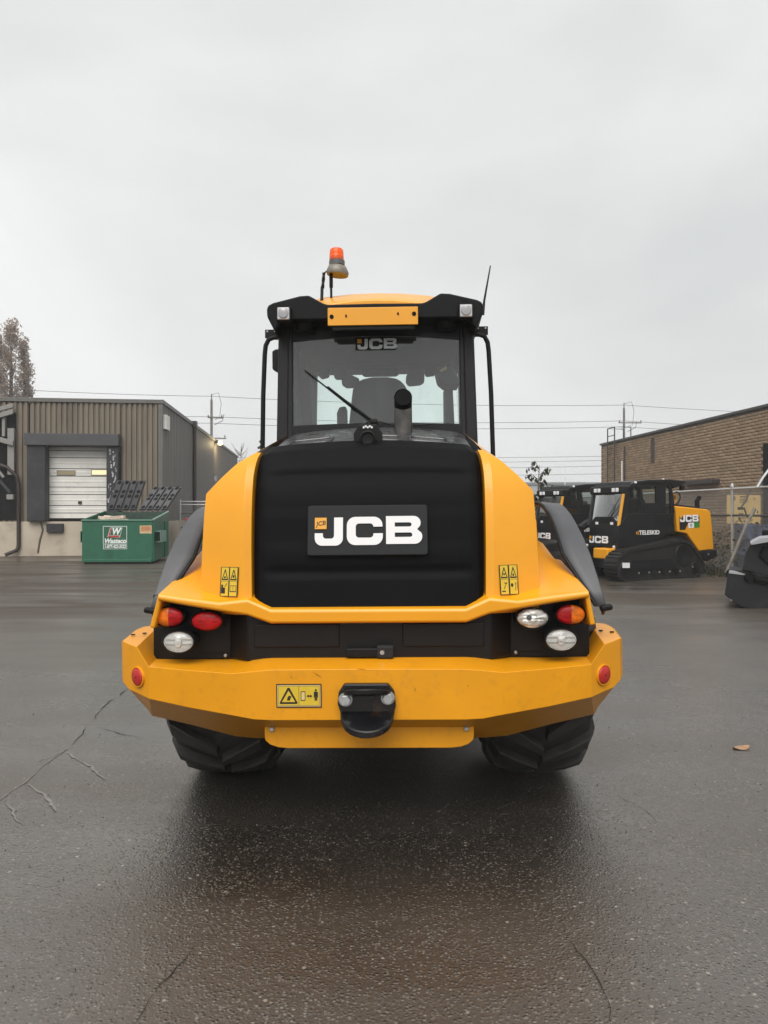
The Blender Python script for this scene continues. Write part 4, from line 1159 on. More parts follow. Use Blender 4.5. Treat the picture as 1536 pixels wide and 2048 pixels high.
# timber framed bay at the far left
m = MB()
def wbox(a, b, c, d, y0, y1):
    x0, z0 = WF(a, d); x1, z1 = WF(b, c); m.bb(x0, x1, y0, y1, z0, z1)
m = MB(); wbox(-60, 34, 826, 1040, -.075, -.06); m.build('bay_shade_sheet', M_void, WARE)  # flat black sheet stands for the shade in the bay
for a, b, c, d in ((20, 33, 858, 950), (9, 15, 825, 874)):
    m = MB(); wbox(a, b, c, d, -.22, -.09); m.build('bay_post', M_wood, WARE, bevel=.01)
for (p0, p1, r_) in (((-60, 838), (33, 813), .075), ((-60, 853), (33, 825), .085), ((-60, 862), (33, 888), .09)):
    a, za = WF(*p0); b, zb2 = WF(*p1)
    m = MB(); m.prism([(a, -.30, za - r_), (b, -.30, zb2 - r_), (b, -.30, zb2 + r_), (a, -.30, za + r_)], (0, .075, 0)); m.build('bay_beam', M_wood, WARE, bevel=.01)
# side wall details
t383, _ = WS(383, 900)
m = MB(); m.tube([(.14, t383, HT - .05), (.14, t383, .2)], .085, 8); m.bb(.04, .24, t383 - .16, t383 + .16, HT - .22, HT + .05); m.build('downpipe', M_brown, WARE)
t0, z1 = WS(324, 829); t1, z0 = WS(331, 862)
m = MB(); m.bb(.03, .16, t0, t1, z0, z1); m.build('vent_box', M_door, WARE, bevel=.01)
for a, b, c, d in ((426, 432, 946, 966), (443, 449, 951, 967)):
    t0, z1 = WS(a, c); t1, z0 = WS(b, d)
    m = MB(); m.bb(.02, .05, t0, t1, z0, z1); w_ = m.build('window', M_brown, WARE)
    m = MB(); m.bb(.05, .056, t0 + .08, t1 - .08, z0 + .08, z1 - .08); m.build('pane', G_dark, w_, smooth=0)
# lit lamp under the eaves
tl, zl = WS(428, 886)
LAMP = bpy.data.objects.new('wall_lamp', None); COL.objects.link(LAMP); LAMP.parent = WARE; LAMP.location = (.25, tl, zl)
m = MB(); m.bb(-.25, -.02, -.12, .12, -.02, .16); m.build('lamp_housing', M_hood, LAMP, bevel=.02)
m = MB(); m.lathe([(.02, -.13), (.10, -.09), (.14, 0), (.10, .09), (.02, .13)], (.06, 0, 0), 'Z', 16); m.build('lamp_globe', mat('lit lamp globe', (1, .9, .6), .3, emis=(1, .74, .34), estr=1.5), LAMP)
pl = bpy.data.lights.new('lamp_light', 'POINT'); pl.energy = 45; pl.color = (1, .78, .42); pl.shadow_soft_size = .15
plo = bpy.data.objects.new('lamp_light', pl); COL.objects.link(plo); plo.parent = LAMP; plo.location = (.35, 0, -.05)

# ------------------------------------------------------------------ brick building on the right
BA = R(5.55)
B0 = Vector((12.90, 42.2, 0))                       # far corner; local +x runs along the long wall towards the camera
BRK = thing('brick_building', 'long brown block building with a roof ladder behind the chain-link fence', 'building', B0, (0, 0, R(-90) + BA))
bd = Vector((math.sin(BA), -math.cos(BA), 0))       # towards the camera
def BS(px, py):
    k = (px - 768) / F
    t = (k * B0.y - B0.x) / (bd.x - k * bd.y)
    Y = B0.y + t * bd.y
    return t, CAMZ - (py - 1024) * Y / F
BH = 5.50; BLW, BLH = .40, .128
M_mortar = mat('mortar', (.10, .085, .068), .9, spec=.2, var=.1)
M_brick = [mat('brown block', c, .85, spec=.25, var=.14, vscale=3, bump=.5, bscale=18, grime=(.06, .045, .035), gamount=.35, gscale=.5) for c in
           ((.335, .237, .150), (.305, .213, .134), (.365, .262, .170), (.285, .198, .124))]
# in the building's frame the long wall faces local -y ... the yard side
m = MB(); m.bb(0, 30, .02, 12, 0, BH - .02); m.build('wall', M_mortar, BRK, smooth=0)
m = MB(); m.bb(-.06, 30.05, -.07, 12.05, BH - .03, BH + .08); m.build('parapet_flashing', mat('dark parapet cap', (.045, .042, .038), .5, var=.15), BRK, bevel=.01)
rnd = random.Random(9)
def brick_mesh(L_):
    b = MB(); d = .016
    b.add([(.008, 0, .008), (L_ - .008, 0, .008), (L_ - .008, 0, BLH - .008), (.008, 0, BLH - .008), (.018, -d, .020), (L_ - .020, -d * 1.05, .018), (L_ - .018, -d * .9, BLH - .020), (.020, -d, BLH - .018), (L_ * .5, -d * 1.6, BLH * .5)],
          [(0, 1, 5, 4), (1, 2, 6, 5), (2, 3, 7, 6), (3, 0, 4, 7), (4, 5, 8), (5, 6, 8), (6, 7, 8), (7, 4, 8)])
    return b
protos = []
for mt in M_brick:
    o = brick_mesh(BLW).build('brick', mt, None, smooth=0); protos.append(o.data); bpy.data.objects.remove(o)
tdoor0, _ = BS(1527, 900)
bricks = []
nrow = int((BH - .05) / BLH)
for r_ in range(nrow):
    for c in range(int(29.6 / BLW)):
        x = c * BLW + (BLW / 2 if r_ % 2 else 0); z = r_ * BLH
        bricks.append((x, z))
near = [(x, z) for x, z in bricks if 6.5 < x < tdoor0 - .3 and z > 2.2]
near.sort(key=lambda q: -q[0])
single = set(near[:300])
for x, z in near[:300]:
    o = bpy.data.objects.new('brick', protos[rnd.randrange(4)]); COL.objects.link(o); o.parent = BRK; o.location = (x, .02 + rnd.uniform(-.005, .004), z)
rest = MB(); 
for x, z in bricks:
    if (x, z) in single or tdoor0 - .3 <= x <= tdoor0 + 1.4 and z < 3.9: continue
    b = brick_mesh(BLW); dy = rnd.uniform(-.005, .004)
    rest.add([(v[0] + x, v[1] + .02 + dy, v[2] + z) for v in b.v], b.f, rnd.randrange(4))
stuff(rest.build('brick_courses', M_brick, BRK, smooth=0))
# roof ladder, stains, pipe and doorway
M_iron = mat('dark iron', (.035, .028, .025), .6, var=.2)
ta, z_top = BS(1222, 858); tb, _ = BS(1236, 858)
LAD = bpy.data.objects.new('roof_ladder', None); COL.objects.link(LAD); LAD.parent = BRK
for t_ in (ta, tb):
    m = MB(); m.tube([(t_, -.20, 1.2), (t_, -.20, z_top), (t_, .75, z_top), (t_, .75, BH)], .035, 6); m.build('ladder_rail', M_iron, LAD)
for k in range(13):
    z = 1.5 + k * .33
    m = MB(); m.tube([(ta, -.20, z), (tb, -.20, z)], .016, 5); m.build('rung', M_iron, LAD)
m = MB(); m.tube([(ta, -.2, z_top), (tb, -.2, z_top)], .03, 6); m.tube([(ta, -.2, z_top - .45), (tb, -.2, z_top - .45)], .025, 6); m.build('top_bar', M_iron, LAD)
t_, zz1 = BS(1252, 893); _, zz0 = BS(1252, 965)
m = MB(); m.tube([(t_, -.09, zz1), (t_, -.09, zz0)], .045, 6); m.build('conduit', M_iron, BRK)
m = MB(); t_, zz1 = BS(1306, 872); _, zz0 = BS(1306, 925); m.bb(t_ - .16, t_ + .16, -.045, .0, zz0, zz1 - .1); m.build('scupper_stain', mat('damp wall streak', (.06, .045, .035), .8, var=.3), BRK)
m = MB(); t0, zd = BS(1527, 888); m.bb(t0, t0 + 1.2, -.02, .04, 0, zd); m.build('doorway', M_void, BRK)
t0, z0 = BS(1374, 968); t1, z1 = BS(1440, 962)
m = MB(); m.bb(t0, t1, -.35, -.02, z0 - .06, z0 + .10); m.build('wall_shelf', M_iron, BRK)

# ------------------------------------------------------------------ far things
M_far = mat('pale far cladding', (.36, .37, .38), .7, var=.05)
fb = thing('far_building', 'low pale building far away behind the parked black machines', 'building', (22, 70, 0))
m = MB(); m.bb(-8, 14, 0, 12, 0, 4.2); m.build('wall', M_far, fb, smooth=0)
m = MB(); m.bb(-8.1, 14.1, -.1, 12.1, 4.201, 4.45); m.build('roof_edge', mat('far roof edge', (.22, .23, .24), .6), fb)
for k in range(7):
    m = MB(); m.bb(-7 + k * 3, -5.6 + k * 3, -.03, .02, 1.6, 2.8); m.build('window', M_brown, fb)

M_pole = mat('weathered pole', (.16, .15, .135), .9, var=.2, vscale=3)
M_ins = mat('insulator', (.12, .11, .10), .4)
M_wire = mat('power line', (.05, .05, .055), .6)
def pole(x, Y, h, label, arms):
    t = thing('utility_pole', label, 'utility pole', (x, Y, 0), group='utility poles behind the buildings')
    m = MB(); m.tube([(0, 0, 0), (0, 0, h)], [.17, .11], 10); m.build('post', M_pole, t)
    for dz, w_, ang in arms:
        m = MB(); m.box((w_ * .25, 0, h + dz), (w_, .10, .10), Matrix.Rotation(ang, 3, 'Z')); m.build('cross_arm', M_pole, t)
        for q in (-.2, .7):
            m = MB(); m.lathe([(.05, h + dz + .05), (.07, h + dz + .12), (.04, h + dz + .26)], (w_ * q, -.1, 0), 'Z', 8); m.build('insulator', M_ins, t)
    m = MB(); m.lathe([(.05, h), (.05, h + .45), (.02, h + .55)], (0, 0, 0), 'Z', 8); m.build('top_pin', M_ins, t)
    m = MB(); m.tube([(0, -.15, h + .4), (.7, -.2, h + .6), (.95, -.2, h - .4), (.8, -.2, h - 1.7), (.35, -.15, h - 1.9)], .022, 5); m.tube([(.3, -.2, h - 2.4), (1.1, -.25, h - 2.0), (1.2, -.2, h - 1.4)], .03, 5); m.build('jumper_cable', M_wire, t)
    return t
YP1, YP2 = 66.0, 72.0
p1 = Vector(PX(423, 799, YP1)); p2 = Vector(PX(1248, 816, YP2))
pole(p1.x, YP1, p1.z, 'utility pole behind the ribbed warehouse, just above its wall lamp', [(-1.7, 1.4, .3), (-3.6, 1.8, .3)])
pole(p2.x, YP2, p2.z, 'utility pole behind the brick building beside the roof ladder', [(-1.5, 2.4, .1)])
def wire(a, b, sag, label, r_=.018):
    a, b = Vector(a), Vector(b); pts = []
    for i in range(25):
        t = i / 24; p = a.lerp(b, t); p.z -= sag * 4 * t * (1 - t); pts.append(p)
    m = MB(); m.tube(pts, r_, 4); return tag(m.build('power_line', M_wire), label, 'power line', 'power lines crossing the sky')
pl0 = PX(-500, 742, 60); pr0 = PX(2100, 838, 80)
for dz, lb, r_ in ((0.3, 'topmost power line between the two utility poles', .02), (-1.6, 'middle power line between the two utility poles', .02), (-2.2, 'lowest power line between the two utility poles', .02)):
    a = Vector(p1) + Vector((.0, 0, dz)); b = Vector(p2) + Vector((0, 0, dz + (.3 if dz < 0 else 0)))
    wire(a, b, .35, lb, r_)
    wire(Vector(pl0) + Vector((0, 0, dz * 1.1)), a, .5, 'power line coming in from the left to the warehouse pole, ' + {0.3: 'upper', -1.6: 'middle', -2.2: 'lower'}[dz] + ' one', r_)
    wire(b, Vector(pr0) + Vector((0, 0, dz)), .5, 'power line running off over the brick building, ' + {0.3: 'upper', -1.6: 'middle', -2.2: 'lower'}[dz] + ' one', r_)
for y0, y1, lb in ((911, 908, 'first and highest'), (922, 916, 'second'), (934, 927, 'third'), (947, 943, 'fourth and lowest')):
    wire(PX(200, y0, 125), PX(1420, y1, 118), .6, lb + ' far line seen low between loader and brick building', .03)

# ------------------------------------------------------------------ trees
def leaf_mat(name, cols, rough=.7):
    m = bpy.data.materials.new(name); m.use_nodes = True
    N, L = m.node_tree.nodes, m.node_tree.links; b = N['Principled BSDF']; b.inputs['Roughness'].default_value = rough; b.inputs['Specular IOR Level'].default_value = .3
    g = N.new('ShaderNodeNewGeometry'); r = N.new('ShaderNodeValToRGB')
    r.color_ramp.elements[0].color = (*cols[0], 1); r.color_ramp.elements[1].color = (*cols[-1], 1)
    for i, c in enumerate(cols[1:-1]):
        e = r.color_ramp.elements.new((i + 1) / (len(cols) - 1)); e.color = (*c, 1)
    L.new(g.outputs['Random Per Island'], r.inputs['Fac']); L.new(r.outputs['Color'], b.inputs['Base Color'])
    tl_ = N.new('ShaderNodeBsdfTranslucent'); mx = N.new('ShaderNodeMixShader'); mx.inputs['Fac'].default_value = .4
    L.new(r.outputs['Color'], tl_.inputs['Color']); L.new(b.outputs[0], mx.inputs[1]); L.new(tl_.outputs[0], mx.inputs[2])
    L.new(mx.outputs[0], N['Material Output'].inputs['Surface'])
    return m
M_bark = mat('bark', (.10, .08, .065), .9, var=.3, vscale=6)
M_autumn = leaf_mat('haze-paled autumn leaves', [(.30, .235, .19), (.38, .30, .245), (.46, .375, .31), (.55, .46, .39)])  # leaf browns paled to carry distance haze in their colour
M_greenl = leaf_mat('dull green leaves', [(.030, .036, .018), (.05, .055, .028), (.075, .070, .036)])
M_conif = leaf_mat('dark needles', [(.02, .03, .02), (.035, .045, .03)])
def leaf_quad(mb, p, s, rnd):
    a = Vector((rnd.gauss(0, 1), rnd.gauss(0, 1), rnd.gauss(0, 1))).normalized(); b = a.orthogonal().normalized(); c = a.cross(b)
    ang = rnd.uniform(0, 6.28); u = b * math.cos(ang) + c * math.sin(ang); v = a.cross(u)
    mb.add([p - u * s, p + v * s * .6, p + u * s, p - v * s * .6], [(0, 1, 2, 3)])
def poplar(px, top_py, w_px, Y, label, seed):
    rnd = random.Random(seed); t = thing('poplar_tree', label, 'tree', ((px - 768) * Y / F, Y, 0), group='tall brown trees behind the warehouse')
    H = ZZ(top_py, Y); W = w_px * Y / F / 2 * .82
    m = MB(); m.tube([(0, 0, 0), (.1, 0, H * .4), (0, .1, H * .75), (.05, 0, H * .96)], [.32, .24, .13, .03], 8)
    limbs = []
    for k in range(46):
        z = H * (.22 + .74 * k / 46); a = rnd.uniform(0, 6.28); prof = (min(1, (H - z) / (H * .28)) ** .7) * min(1, z / (H * .25) )
        l = W * prof * rnd.uniform(.75, 1.25)
        e = Vector((math.cos(a) * l, math.sin(a) * l, z + l * rnd.uniform(1.0, 1.9)))
        m.tube([(0, 0, z), (e.x * .5, e.y * .5, z + (e.z - z) * .4), tuple(e)], [.05, .035, .012], 5)
        limbs.append((Vector((0, 0, z)), e))
    m.build('trunk', M_bark, t)
    m = MB()
    for a, e in limbs:
        for q in range(6):
            f = rnd.uniform(.45, 1.12); cpt = a.lerp(e, f) + Vector((rnd.gauss(0, .12), rnd.gauss(0, .12), rnd.gauss(0, .2)))
            for j in range(rnd.randint(16, 30)):
                leaf_quad(m, cpt + Vector((rnd.gauss(0, .17), rnd.gauss(0, .17), rnd.gauss(0, .28))), rnd.uniform(.07, .14), rnd)
    m.build('crown', M_autumn, t, smooth=0)
poplar(21, 632, 46, 62, 'tallest brown columnar tree rising behind the warehouse roof', 1)
poplar(48, 668, 26, 64, 'slim brown columnar tree, rightmost of the group behind the warehouse', 2)
poplar(-8, 655, 40, 60, 'brown columnar tree cut off by the left edge of the view', 3)

# sapling with hanging leaves behind the loader
Y = 21.0
sp = thing('sapling', 'small sapling with drooping dark leaves between loader and parked machines', 'tree', (PX(1082, 1000, Y)[0], Y, 0))
rnd = random.Random(21)
m = MB(); m.tube([(0, 0, 0), (.02, 0, 1.2), (-.08, 0, 2.2), (-.05, 0, 2.9)], [.035, .03, .02, .008], 6); br = []
for k in range(24):
    z = .95 + 1.9 * k / 24; a = rnd.uniform(0, 6.28); l = rnd.uniform(.25, .50)
    e = Vector((math.cos(a) * l - .05, math.sin(a) * l, z + rnd.uniform(.05, .25))); md = Vector((e.x * .6, e.y * .6, e.z + .08))
    m.tube([(-.04, 0, z), tuple(md), tuple(e)], [.01, .008, .004], 4); br.append((Vector((-.04, 0, z)), md, e))
m.build('trunk', M_bark, sp)
m = MB()
for a, md, e in br:
    for q in range(11):
        f = rnd.uniform(.2, 1); p = a.lerp(md, f / .6) if f < .6 else md.lerp(e, (f - .6) / .4)
        l = rnd.uniform(.09, .17); w_ = l * .28; d = Vector((rnd.gauss(0, .35), rnd.gauss(0, .35), -1)).normalized(); sd = d.cross(Vector((rnd.gauss(0, 1), rnd.gauss(0, 1), .1))).normalized()
        m.add([p, p + d * l * .45 + sd * w_, p + d * l, p + d * l * .45 - sd * w_], [(0, 1, 2, 3)])
m.build('crown', M_greenl, sp, smooth=0)
# small spruce tip and bare twigs beyond the warehouse
Y = 58
sx_, _, sz = PX(522, 876, Y)
sp = thing('spruce_tree', 'top of a small dark spruce showing beside the left grab rail', 'tree', (sx_, Y, 0))
m = MB(); m.tube([(0, 0, 0), (0, 0, sz)], [.16, .02], 6); m.build('trunk', M_bark, sp)
m = MB(); rnd = random.Random(8)
for k in range(900):
    z = sz * (.2 + .8 * rnd.random() ** .7); l = (sz - z) * .30 + .05
    lay = math.floor(z / .45) * .45 + .1; a = rnd.uniform(0, 6.28); q = rnd.random() ** .6
    leaf_quad(m, Vector((math.cos(a) * l * q, math.sin(a) * l * q, lay - q * l * .35 + rnd.gauss(0, .04))), .11, rnd)
m.build('crown', M_conif, sp, smooth=0)
Y = 60
bx_, _, bz = PX(482, 893, Y)
bt = thing('bare_tree', 'thin leafless tree just past the far end of the warehouse', 'tree', (bx_, Y, 0))
m = MB(); rnd = random.Random(4); m.tube([(0, 0, 0), (0, 0, bz)], [.1, .015], 5)
for k in range(26):
    z = bz * rnd.uniform(.5, .95); a = rnd.uniform(0, 6.28); l = rnd.uniform(.3, .9)
    m.tube([(0, 0, z), (math.cos(a) * l * .6, math.sin(a) * l * .6, z + l * .5), (math.cos(a) * l, math.sin(a) * l, z + l * 1.1)], [.03, .02, .008], 4)
m.build('trunk', M_bark, bt)

# ------------------------------------------------------------------ chain-link fences
M_galv = mat('galvanised pipe', (.46, .47, .47), .4, metal=.5, var=.1)
M_galvd = mat('dull dark pipe', (.07, .068, .065), .6, var=.2)
M_mesh = mat('wire mesh', (.26, .26, .25), .5, metal=.2)
def chain_link(parent, a, b, z0, z1, pitch=.06, r_=.0046, name='wire_mesh'):
    a, b = Vector(a), Vector(b); L_ = (b - a).length; u = (b - a) / L_; nrm = Vector((-u.y, u.x, 0)); H = z1 - z0
    m = MB(); n = int((L_ + H) / pitch)
    for sgn, off in ((1, .004), (-1, -.004)):
        for i in range(n):
            s0 = i * pitch - H; p, q = [s0, 0.0], [s0 + H, H]
            if p[0] < 0: p = [0, -s0]
            if q[0] > L_: q = [L_, L_ - s0]
            if p[1] >= H or q[1] <= 0: continue
            f = lambda e: a + u * (e[0] if sgn > 0 else L_ - e[0]) + nrm * off + Vector((0, 0, z0 + e[1]))
            m.tube([f(p), f(q)], r_, 3, False)
    return stuff(m.build(name, M_mesh, parent, smooth=0))
# right hand fence
def RFX(Y): return 9.944 - .098 * Y
FR = thing('chain_link_fence', 'tall chain-link fence along the yard in front of the brick building', 'fence', (RFX(17.8), 17.8, 0))
def fr(Y, z): return Vector((RFX(Y) - RFX(17.8), Y - 17.8, z))
Y0, Y1 = 8.0, 44.0
chain_link(FR, fr(Y0, 0), fr(34, 0), .03, 2.05)
m = MB(); m.tube([fr(Y0, 2.07), fr(Y1, 2.07)], .026, 8); m.build('top_rail', M_galv, FR)
m = MB(); m.tube([fr(Y0, 1.44), fr(Y1, 1.44)], .024, 8); m.build('middle_rail', M_galvd, FR)
for i, Y in enumerate((9.6, 13.2, 16.9, 20.4, 24.0, 27.6, 31.2, 34.8, 38.4, 42)):
    m = MB(); m.tube([fr(Y, 0), fr(Y, 2.12)], .034, 8); m.lathe([(.042, 2.10), (.045, 2.15), (.02, 2.20)], fr(Y, 0), 'Z', 10); m.build('fence_post', M_galv, FR)
# leaning pipe with its clamp arm
Yv = 15.6
lean = thing('leaning_pipe', 'bent grey pipe leaning against the chain-link fence', 'pipe', (PX(1452, 1140, Yv)[0], Yv, 0))
def lp(px, py, d=0): q = Vector(PX(px, py, Yv + d)); return q - Vector((lean.location.x, Yv, 0))
m = MB(); m.tube([lp(1452, 1146), lp(1470, 1103, 0), lp(1492, 1050, 0), lp(1510, 1017, .0)], .036, 8); m.build('lower_pipe', mat('rusty grey pipe', (.17, .15, .125), .6, var=.3, vscale=10), lean)
m = MB(); m.tube([lp(1481, 1017, .1), lp(1492, 1000, .1), lp(1500, 978, .1)], .022, 6); m.tube([lp(1488, 1015, .1), lp(1495, 1036, .1)], .018, 6); m.box(lp(1481, 1017, .08), (.10, .06, .06)); m.build('clamp_arm', M_galvd, lean)
m = MB(); m.tube([lp(1514, 975, .1), lp(1526, 955, .1), lp(1545, 930, .1)], .030, 8); m.build('upper_pipe', M_galv, lean)
# yellow sign board behind the fence
Ysg = 20.5
sg = thing('sign_board', 'weathered yellow notice board standing behind the chain-link fence', 'sign', (PX(1486, 1020, Ysg)[0], Ysg, 0))
M_signy = mat('faded yellow board', (.66, .47, .19), .6, var=.12, vscale=4)
x0 = (1454 - 1486) * Ysg / F; x1 = (1521 - 1486) * Ysg / F; z1 = ZZ(990, Ysg); z0 = ZZ(1047, Ysg)
m = MB(); m.bb(x0, x1, 0, .03, z0, z1); BD = m.build('board', M_signy, sg)
m = MB()
for a, b, c, d in ((1461, 1471, 993, 1001), (1480, 1492, 992, 995), (1479, 1494, 998, 999.5), (1479, 1497, 1001, 1002.5), (1479, 1494, 1004, 1005.5), (1478, 1487, 1026, 1031), (1480, 1492, 1035, 1037), (1507, 1511, 996, 999)):
    m.bb((a - 1486) * Ysg / F, (b - 1486) * Ysg / F, -.004, -.001, ZZ(d, Ysg), ZZ(c, Ysg))
m.build('printed_lines', mat('faded brown print', (.16, .09, .045), .6), BD)
m = MB(); m.bb((1474 - 1486) * Ysg / F, (1492 - 1486) * Ysg / F, -.005, -.002, ZZ(1034, Ysg), ZZ(1032.5, Ysg)); m.build('pale_strip', M_door, BD)
m = MB(); m.bb((1468 - 1486) * Ysg / F, (1476 - 1486) * Ysg / F, .031, .12, 0, z0 + .3); m.build('post', M_signy, sg)
# blue drums behind the fence
M_blue = mat('blue drum', (.035, .06, .13), .5, var=.15)
for i, (px, lb) in enumerate(((1492, 'blue drum behind the fence under the yellow board, left of two'), (1521, 'blue drum behind the fence under the yellow board, right of two'))):
    Yd = 19.3; x = PX(px, 1060, Yd)[0]
    m = MB(); m.lathe([(a, b * 1.28) for a, b in [(.27, 0), (.29, .02), (.29, .28), (.305, .30), (.29, .32), (.29, .60), (.305, .62), (.29, .64), (.29, .90), (.27, .92), (.27, .90), (.02, .90)]], (0, 0, 0), 'Z', 24)
    o = m.build('drum', M_blue, None, loc=(x, Yd, .0)); tag(o, lb, 'drum', 'blue drums behind the fence')
# fence at the end of the yard behind the bins
FL = thing('chain_link_gate', 'low chain-link gate with double top rail between warehouse and loader', 'gate', (-7.6, 27.2, 0))
for z, mt in ((1.92, M_galv), (1.80, M_galv), (1.47, M_galvd), (.93, M_galvd), (.28, M_galvd)):
    m = MB(); m.tube([(-.2, 0, z), (9.5, 0, z)], .024, 6); m.build('gate_rail', mt, FL)
for x in (-.2, 3.2, 6.4, 9.5):
    m = MB(); m.tube([(x, 0, 0), (x, 0, 2.0)], .035, 8); m.build('gate_post', M_galv, FL)
chain_link(FL, (-.2, 0, 0), (9.5, 0, 0), .10, 1.9, .065)

# weeds and vines along the right fence
rnd = random.Random(31)
M_weed = leaf_mat('weeds and vine leaves', [(.035, .04, .02), (.06, .065, .03), (.09, .085, .05), (.16, .13, .08)])
m = MB()
for k in range(2600):
    Y = rnd.uniform(15.0, 20.5); hmax = 1.7 * (.35 + .65 * max(0, mnoise.noise(Vector((Y * .8, 3, 0))) + .5))
    z = hmax * rnd.random() ** 1.3; x = RFX(Y) + rnd.gauss(.18, .22)
    leaf_quad(m, Vector((x, Y, z + .03)), rnd.uniform(.02, .05), rnd)
for k in range(1500):
    Y = rnd.uniform(14.0, 21); x = RFX(Y) + rnd.gauss(-.16, .25); h = rnd.uniform(.05, .26); a = rnd.uniform(0, 6.28); d = Vector((math.cos(a), math.sin(a), 0))
    p = Vector((x, Y, 0)); s_ = Vector((-d.y, d.x, 0)) * .010
    m.add([p - s_, p + s_, p + d * h * .5 + Vector((0, 0, h)) ], [(0, 1, 2)])
o = stuff(m.build('weeds', M_weed, smooth=0)); o['label'] = 'weeds and vines growing along the foot of the fence'

# ------------------------------------------------------------------ green dumpster
M_green = mat('green dumpster paint', (.012, .105, .055), .45, coat=.1, var=.12, vscale=2.5, grime=(.012, .03, .02), gamount=.6, gscale=2.2, bump=.04)
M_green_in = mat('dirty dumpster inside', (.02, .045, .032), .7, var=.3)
M_lid = mat('black plastic lid', (.030, .030, .034), .5, var=.15)
DA = R(9.0)
DP = Vector((PX(305, 1128, 20.75)[0], 20.75, 0))       # front right lower corner
DUMP = thing('dumpster', 'open green dumpster with black lids thrown back in front of the dock', 'dumpster', DP, (0, 0, R(3.0)))
Wd, Dd, Hf, Hb = 2.02, 2.25, 1.27, 1.52
ang = R(2.6)
def dpt(x, y, z): return (x - y * math.tan(ang) * .9, y, z)
th = .03
def slab(pts, d, mt, name, bev=.006):
    m = MB(); m.prism(pts, d); return m.build(name, mt, DUMP, bevel=bev)
slab([dpt(-Wd, 0, .06), dpt(0, 0, .06), dpt(0, 0, Hf), dpt(-Wd, 0, Hf)], (0, th, 0), M_green, 'front_wall')
slab([dpt(0, .031, .06), dpt(0, Dd, .12), dpt(0, Dd, Hb), dpt(0, .031, Hf)], (-th, 0, 0), M_green, 'side_wall')
slab([dpt(-Wd, .031, .06), dpt(-Wd, Dd, .12), dpt(-Wd, Dd, Hb), dpt(-Wd, .031, Hf)], (th, 0, 0), M_green, 'side_wall')
slab([dpt(-Wd + th, Dd - th, .12), dpt(-th, Dd - th, .12), dpt(-th, Dd - th, Hb), dpt(-Wd + th, Dd - th, Hb)], (0, th, 0), M_green_in, 'back_wall')
slab([dpt(-Wd + th, th, .10), dpt(-th, th, .10), dpt(-th, Dd, .14), dpt(-Wd + th, Dd, .14)], (0, 0, -.04), M_green_in, 'bottom')
m = MB()
m.tube([dpt(-Wd - .02, .01, Hf), dpt(.0, .01, Hf)], .035, 8); m.build('top_rim', M_green, DUMP)
M_rimp = mat('worn green rim', (.20, .32, .27), .5, var=.3, vscale=6)
m = MB(); m.tube([dpt(-.015, .03, Hf + .01), dpt(-.015, Dd, Hb + .01)], .03, 8); m.build('top_rim', M_rimp, DUMP)
m = MB(); m.tube([dpt(-Wd + .015, .03, Hf + .01), dpt(-Wd + .015, Dd, Hb + .01)], .03, 8); m.build('top_rim', M_green, DUMP)
# fork pocket on the side
for side, x0, sgn in ((1, 0, 1), (-1, -Wd, -1)):
    m = MB()
    y0, y1 = .35, 1.15; w_ = .16
    for z0, z1 in ((.93, .955), (.62, .64)):
        m.prism([dpt(x0, y0, z0), dpt(x0 + sgn * w_, y0, z0), dpt(x0 + sgn * w_, y1, z0), dpt(x0, y1, z0)], (0, 0, z1 - z0))
    m.prism([dpt(x0 + sgn * w_, y0, .642), dpt(x0 + sgn * w_, y1, .642), dpt(x0 + sgn * w_, y1, .928), dpt(x0 + sgn * w_, y0, .928)], (-sgn * .015, 0, 0))
    m.build('fork_pocket', M_rimp if side > 0 else M_green, DUMP)
    for yy in (0.02, 1.6):
        if side > 0:
            m = MB(); m.prism([dpt(x0, yy, .10), dpt(x0 + .0, yy + .06, .10), dpt(x0, yy + .06, Hf - .05), dpt(x0, yy, Hf - .05)], (.03, 0, 0)); m.build('side_rib', M_green, DUMP)
m = MB(); m.prism([(-Wd + .05, -.03, .06), (-.02, -.03, .06), (-.02, -.03, .15), (-Wd + .05, -.03, .15)], (0, .028, 0)); m.build('front_skid', M_green, DUMP, bevel=.01)
m = MB(); m.bb(-Wd + .05, -.05, .05, .13, 0, .06); m.bb(-Wd - .15, -.35, Dd - .2, Dd - .1, 0, .13); m.build('runner', M_chassis, DUMP)
# lids
def lid(x0, x1, name, lean, hh, sk):
    L0 = MB(); z0 = Hb + .04; y0 = Dd
    up = Vector((sk, math.sin(lean), math.cos(lean))).normalized()
    bx0 = dpt(x0, y0, z0); bx1 = dpt(x1, y0, z0); b0, b1 = Vector(bx0), Vector(bx1); ww = (b1 - b0)
    nrm = ww.normalized().cross(up).normalized()
    if nrm.y > 0: nrm = -nrm
    L0.prism([b0, b1, b1 + up * hh, b0 + up * hh], -nrm * .02)
    o = L0.build(name, M_lid, DUMP, bevel=.004)
    for k in range(4):
        f0, f1 = (k + .10) / 4, (k + .90) / 4
        r_ = MB()
        a, b = b0 + ww * f0 + up * hh * .04, b0 + ww * f1 + up * hh * .04
        r_.prism([a + nrm * .002, b + nrm * .002, b + up * hh * .92 + nrm * .002, a + up * hh * .92 + nrm * .002], nrm * .045)
        rb = r_.build('lid_rib', M_lid, o, bevel=.015)
        for q in (.13, .47, .62, .92):
            c = b0 + ww * (f0 + f1) / 2 + up * hh * q + nrm * .0475; s_ = ww.normalized()
            h_ = MB(); h_.loft([[c + s_ * .062 * math.cos(6.283 * j / 10) + up * .062 * math.sin(6.283 * j / 10) + nrm * d for j in range(10)] for d in (0, .003)], True, True)
            h_.build('lid_dimple', M_soot_shade, o)
    return o
lid(-Wd + .05, -Wd / 2 - .03, 'lid', R(10), 1.04, .28)
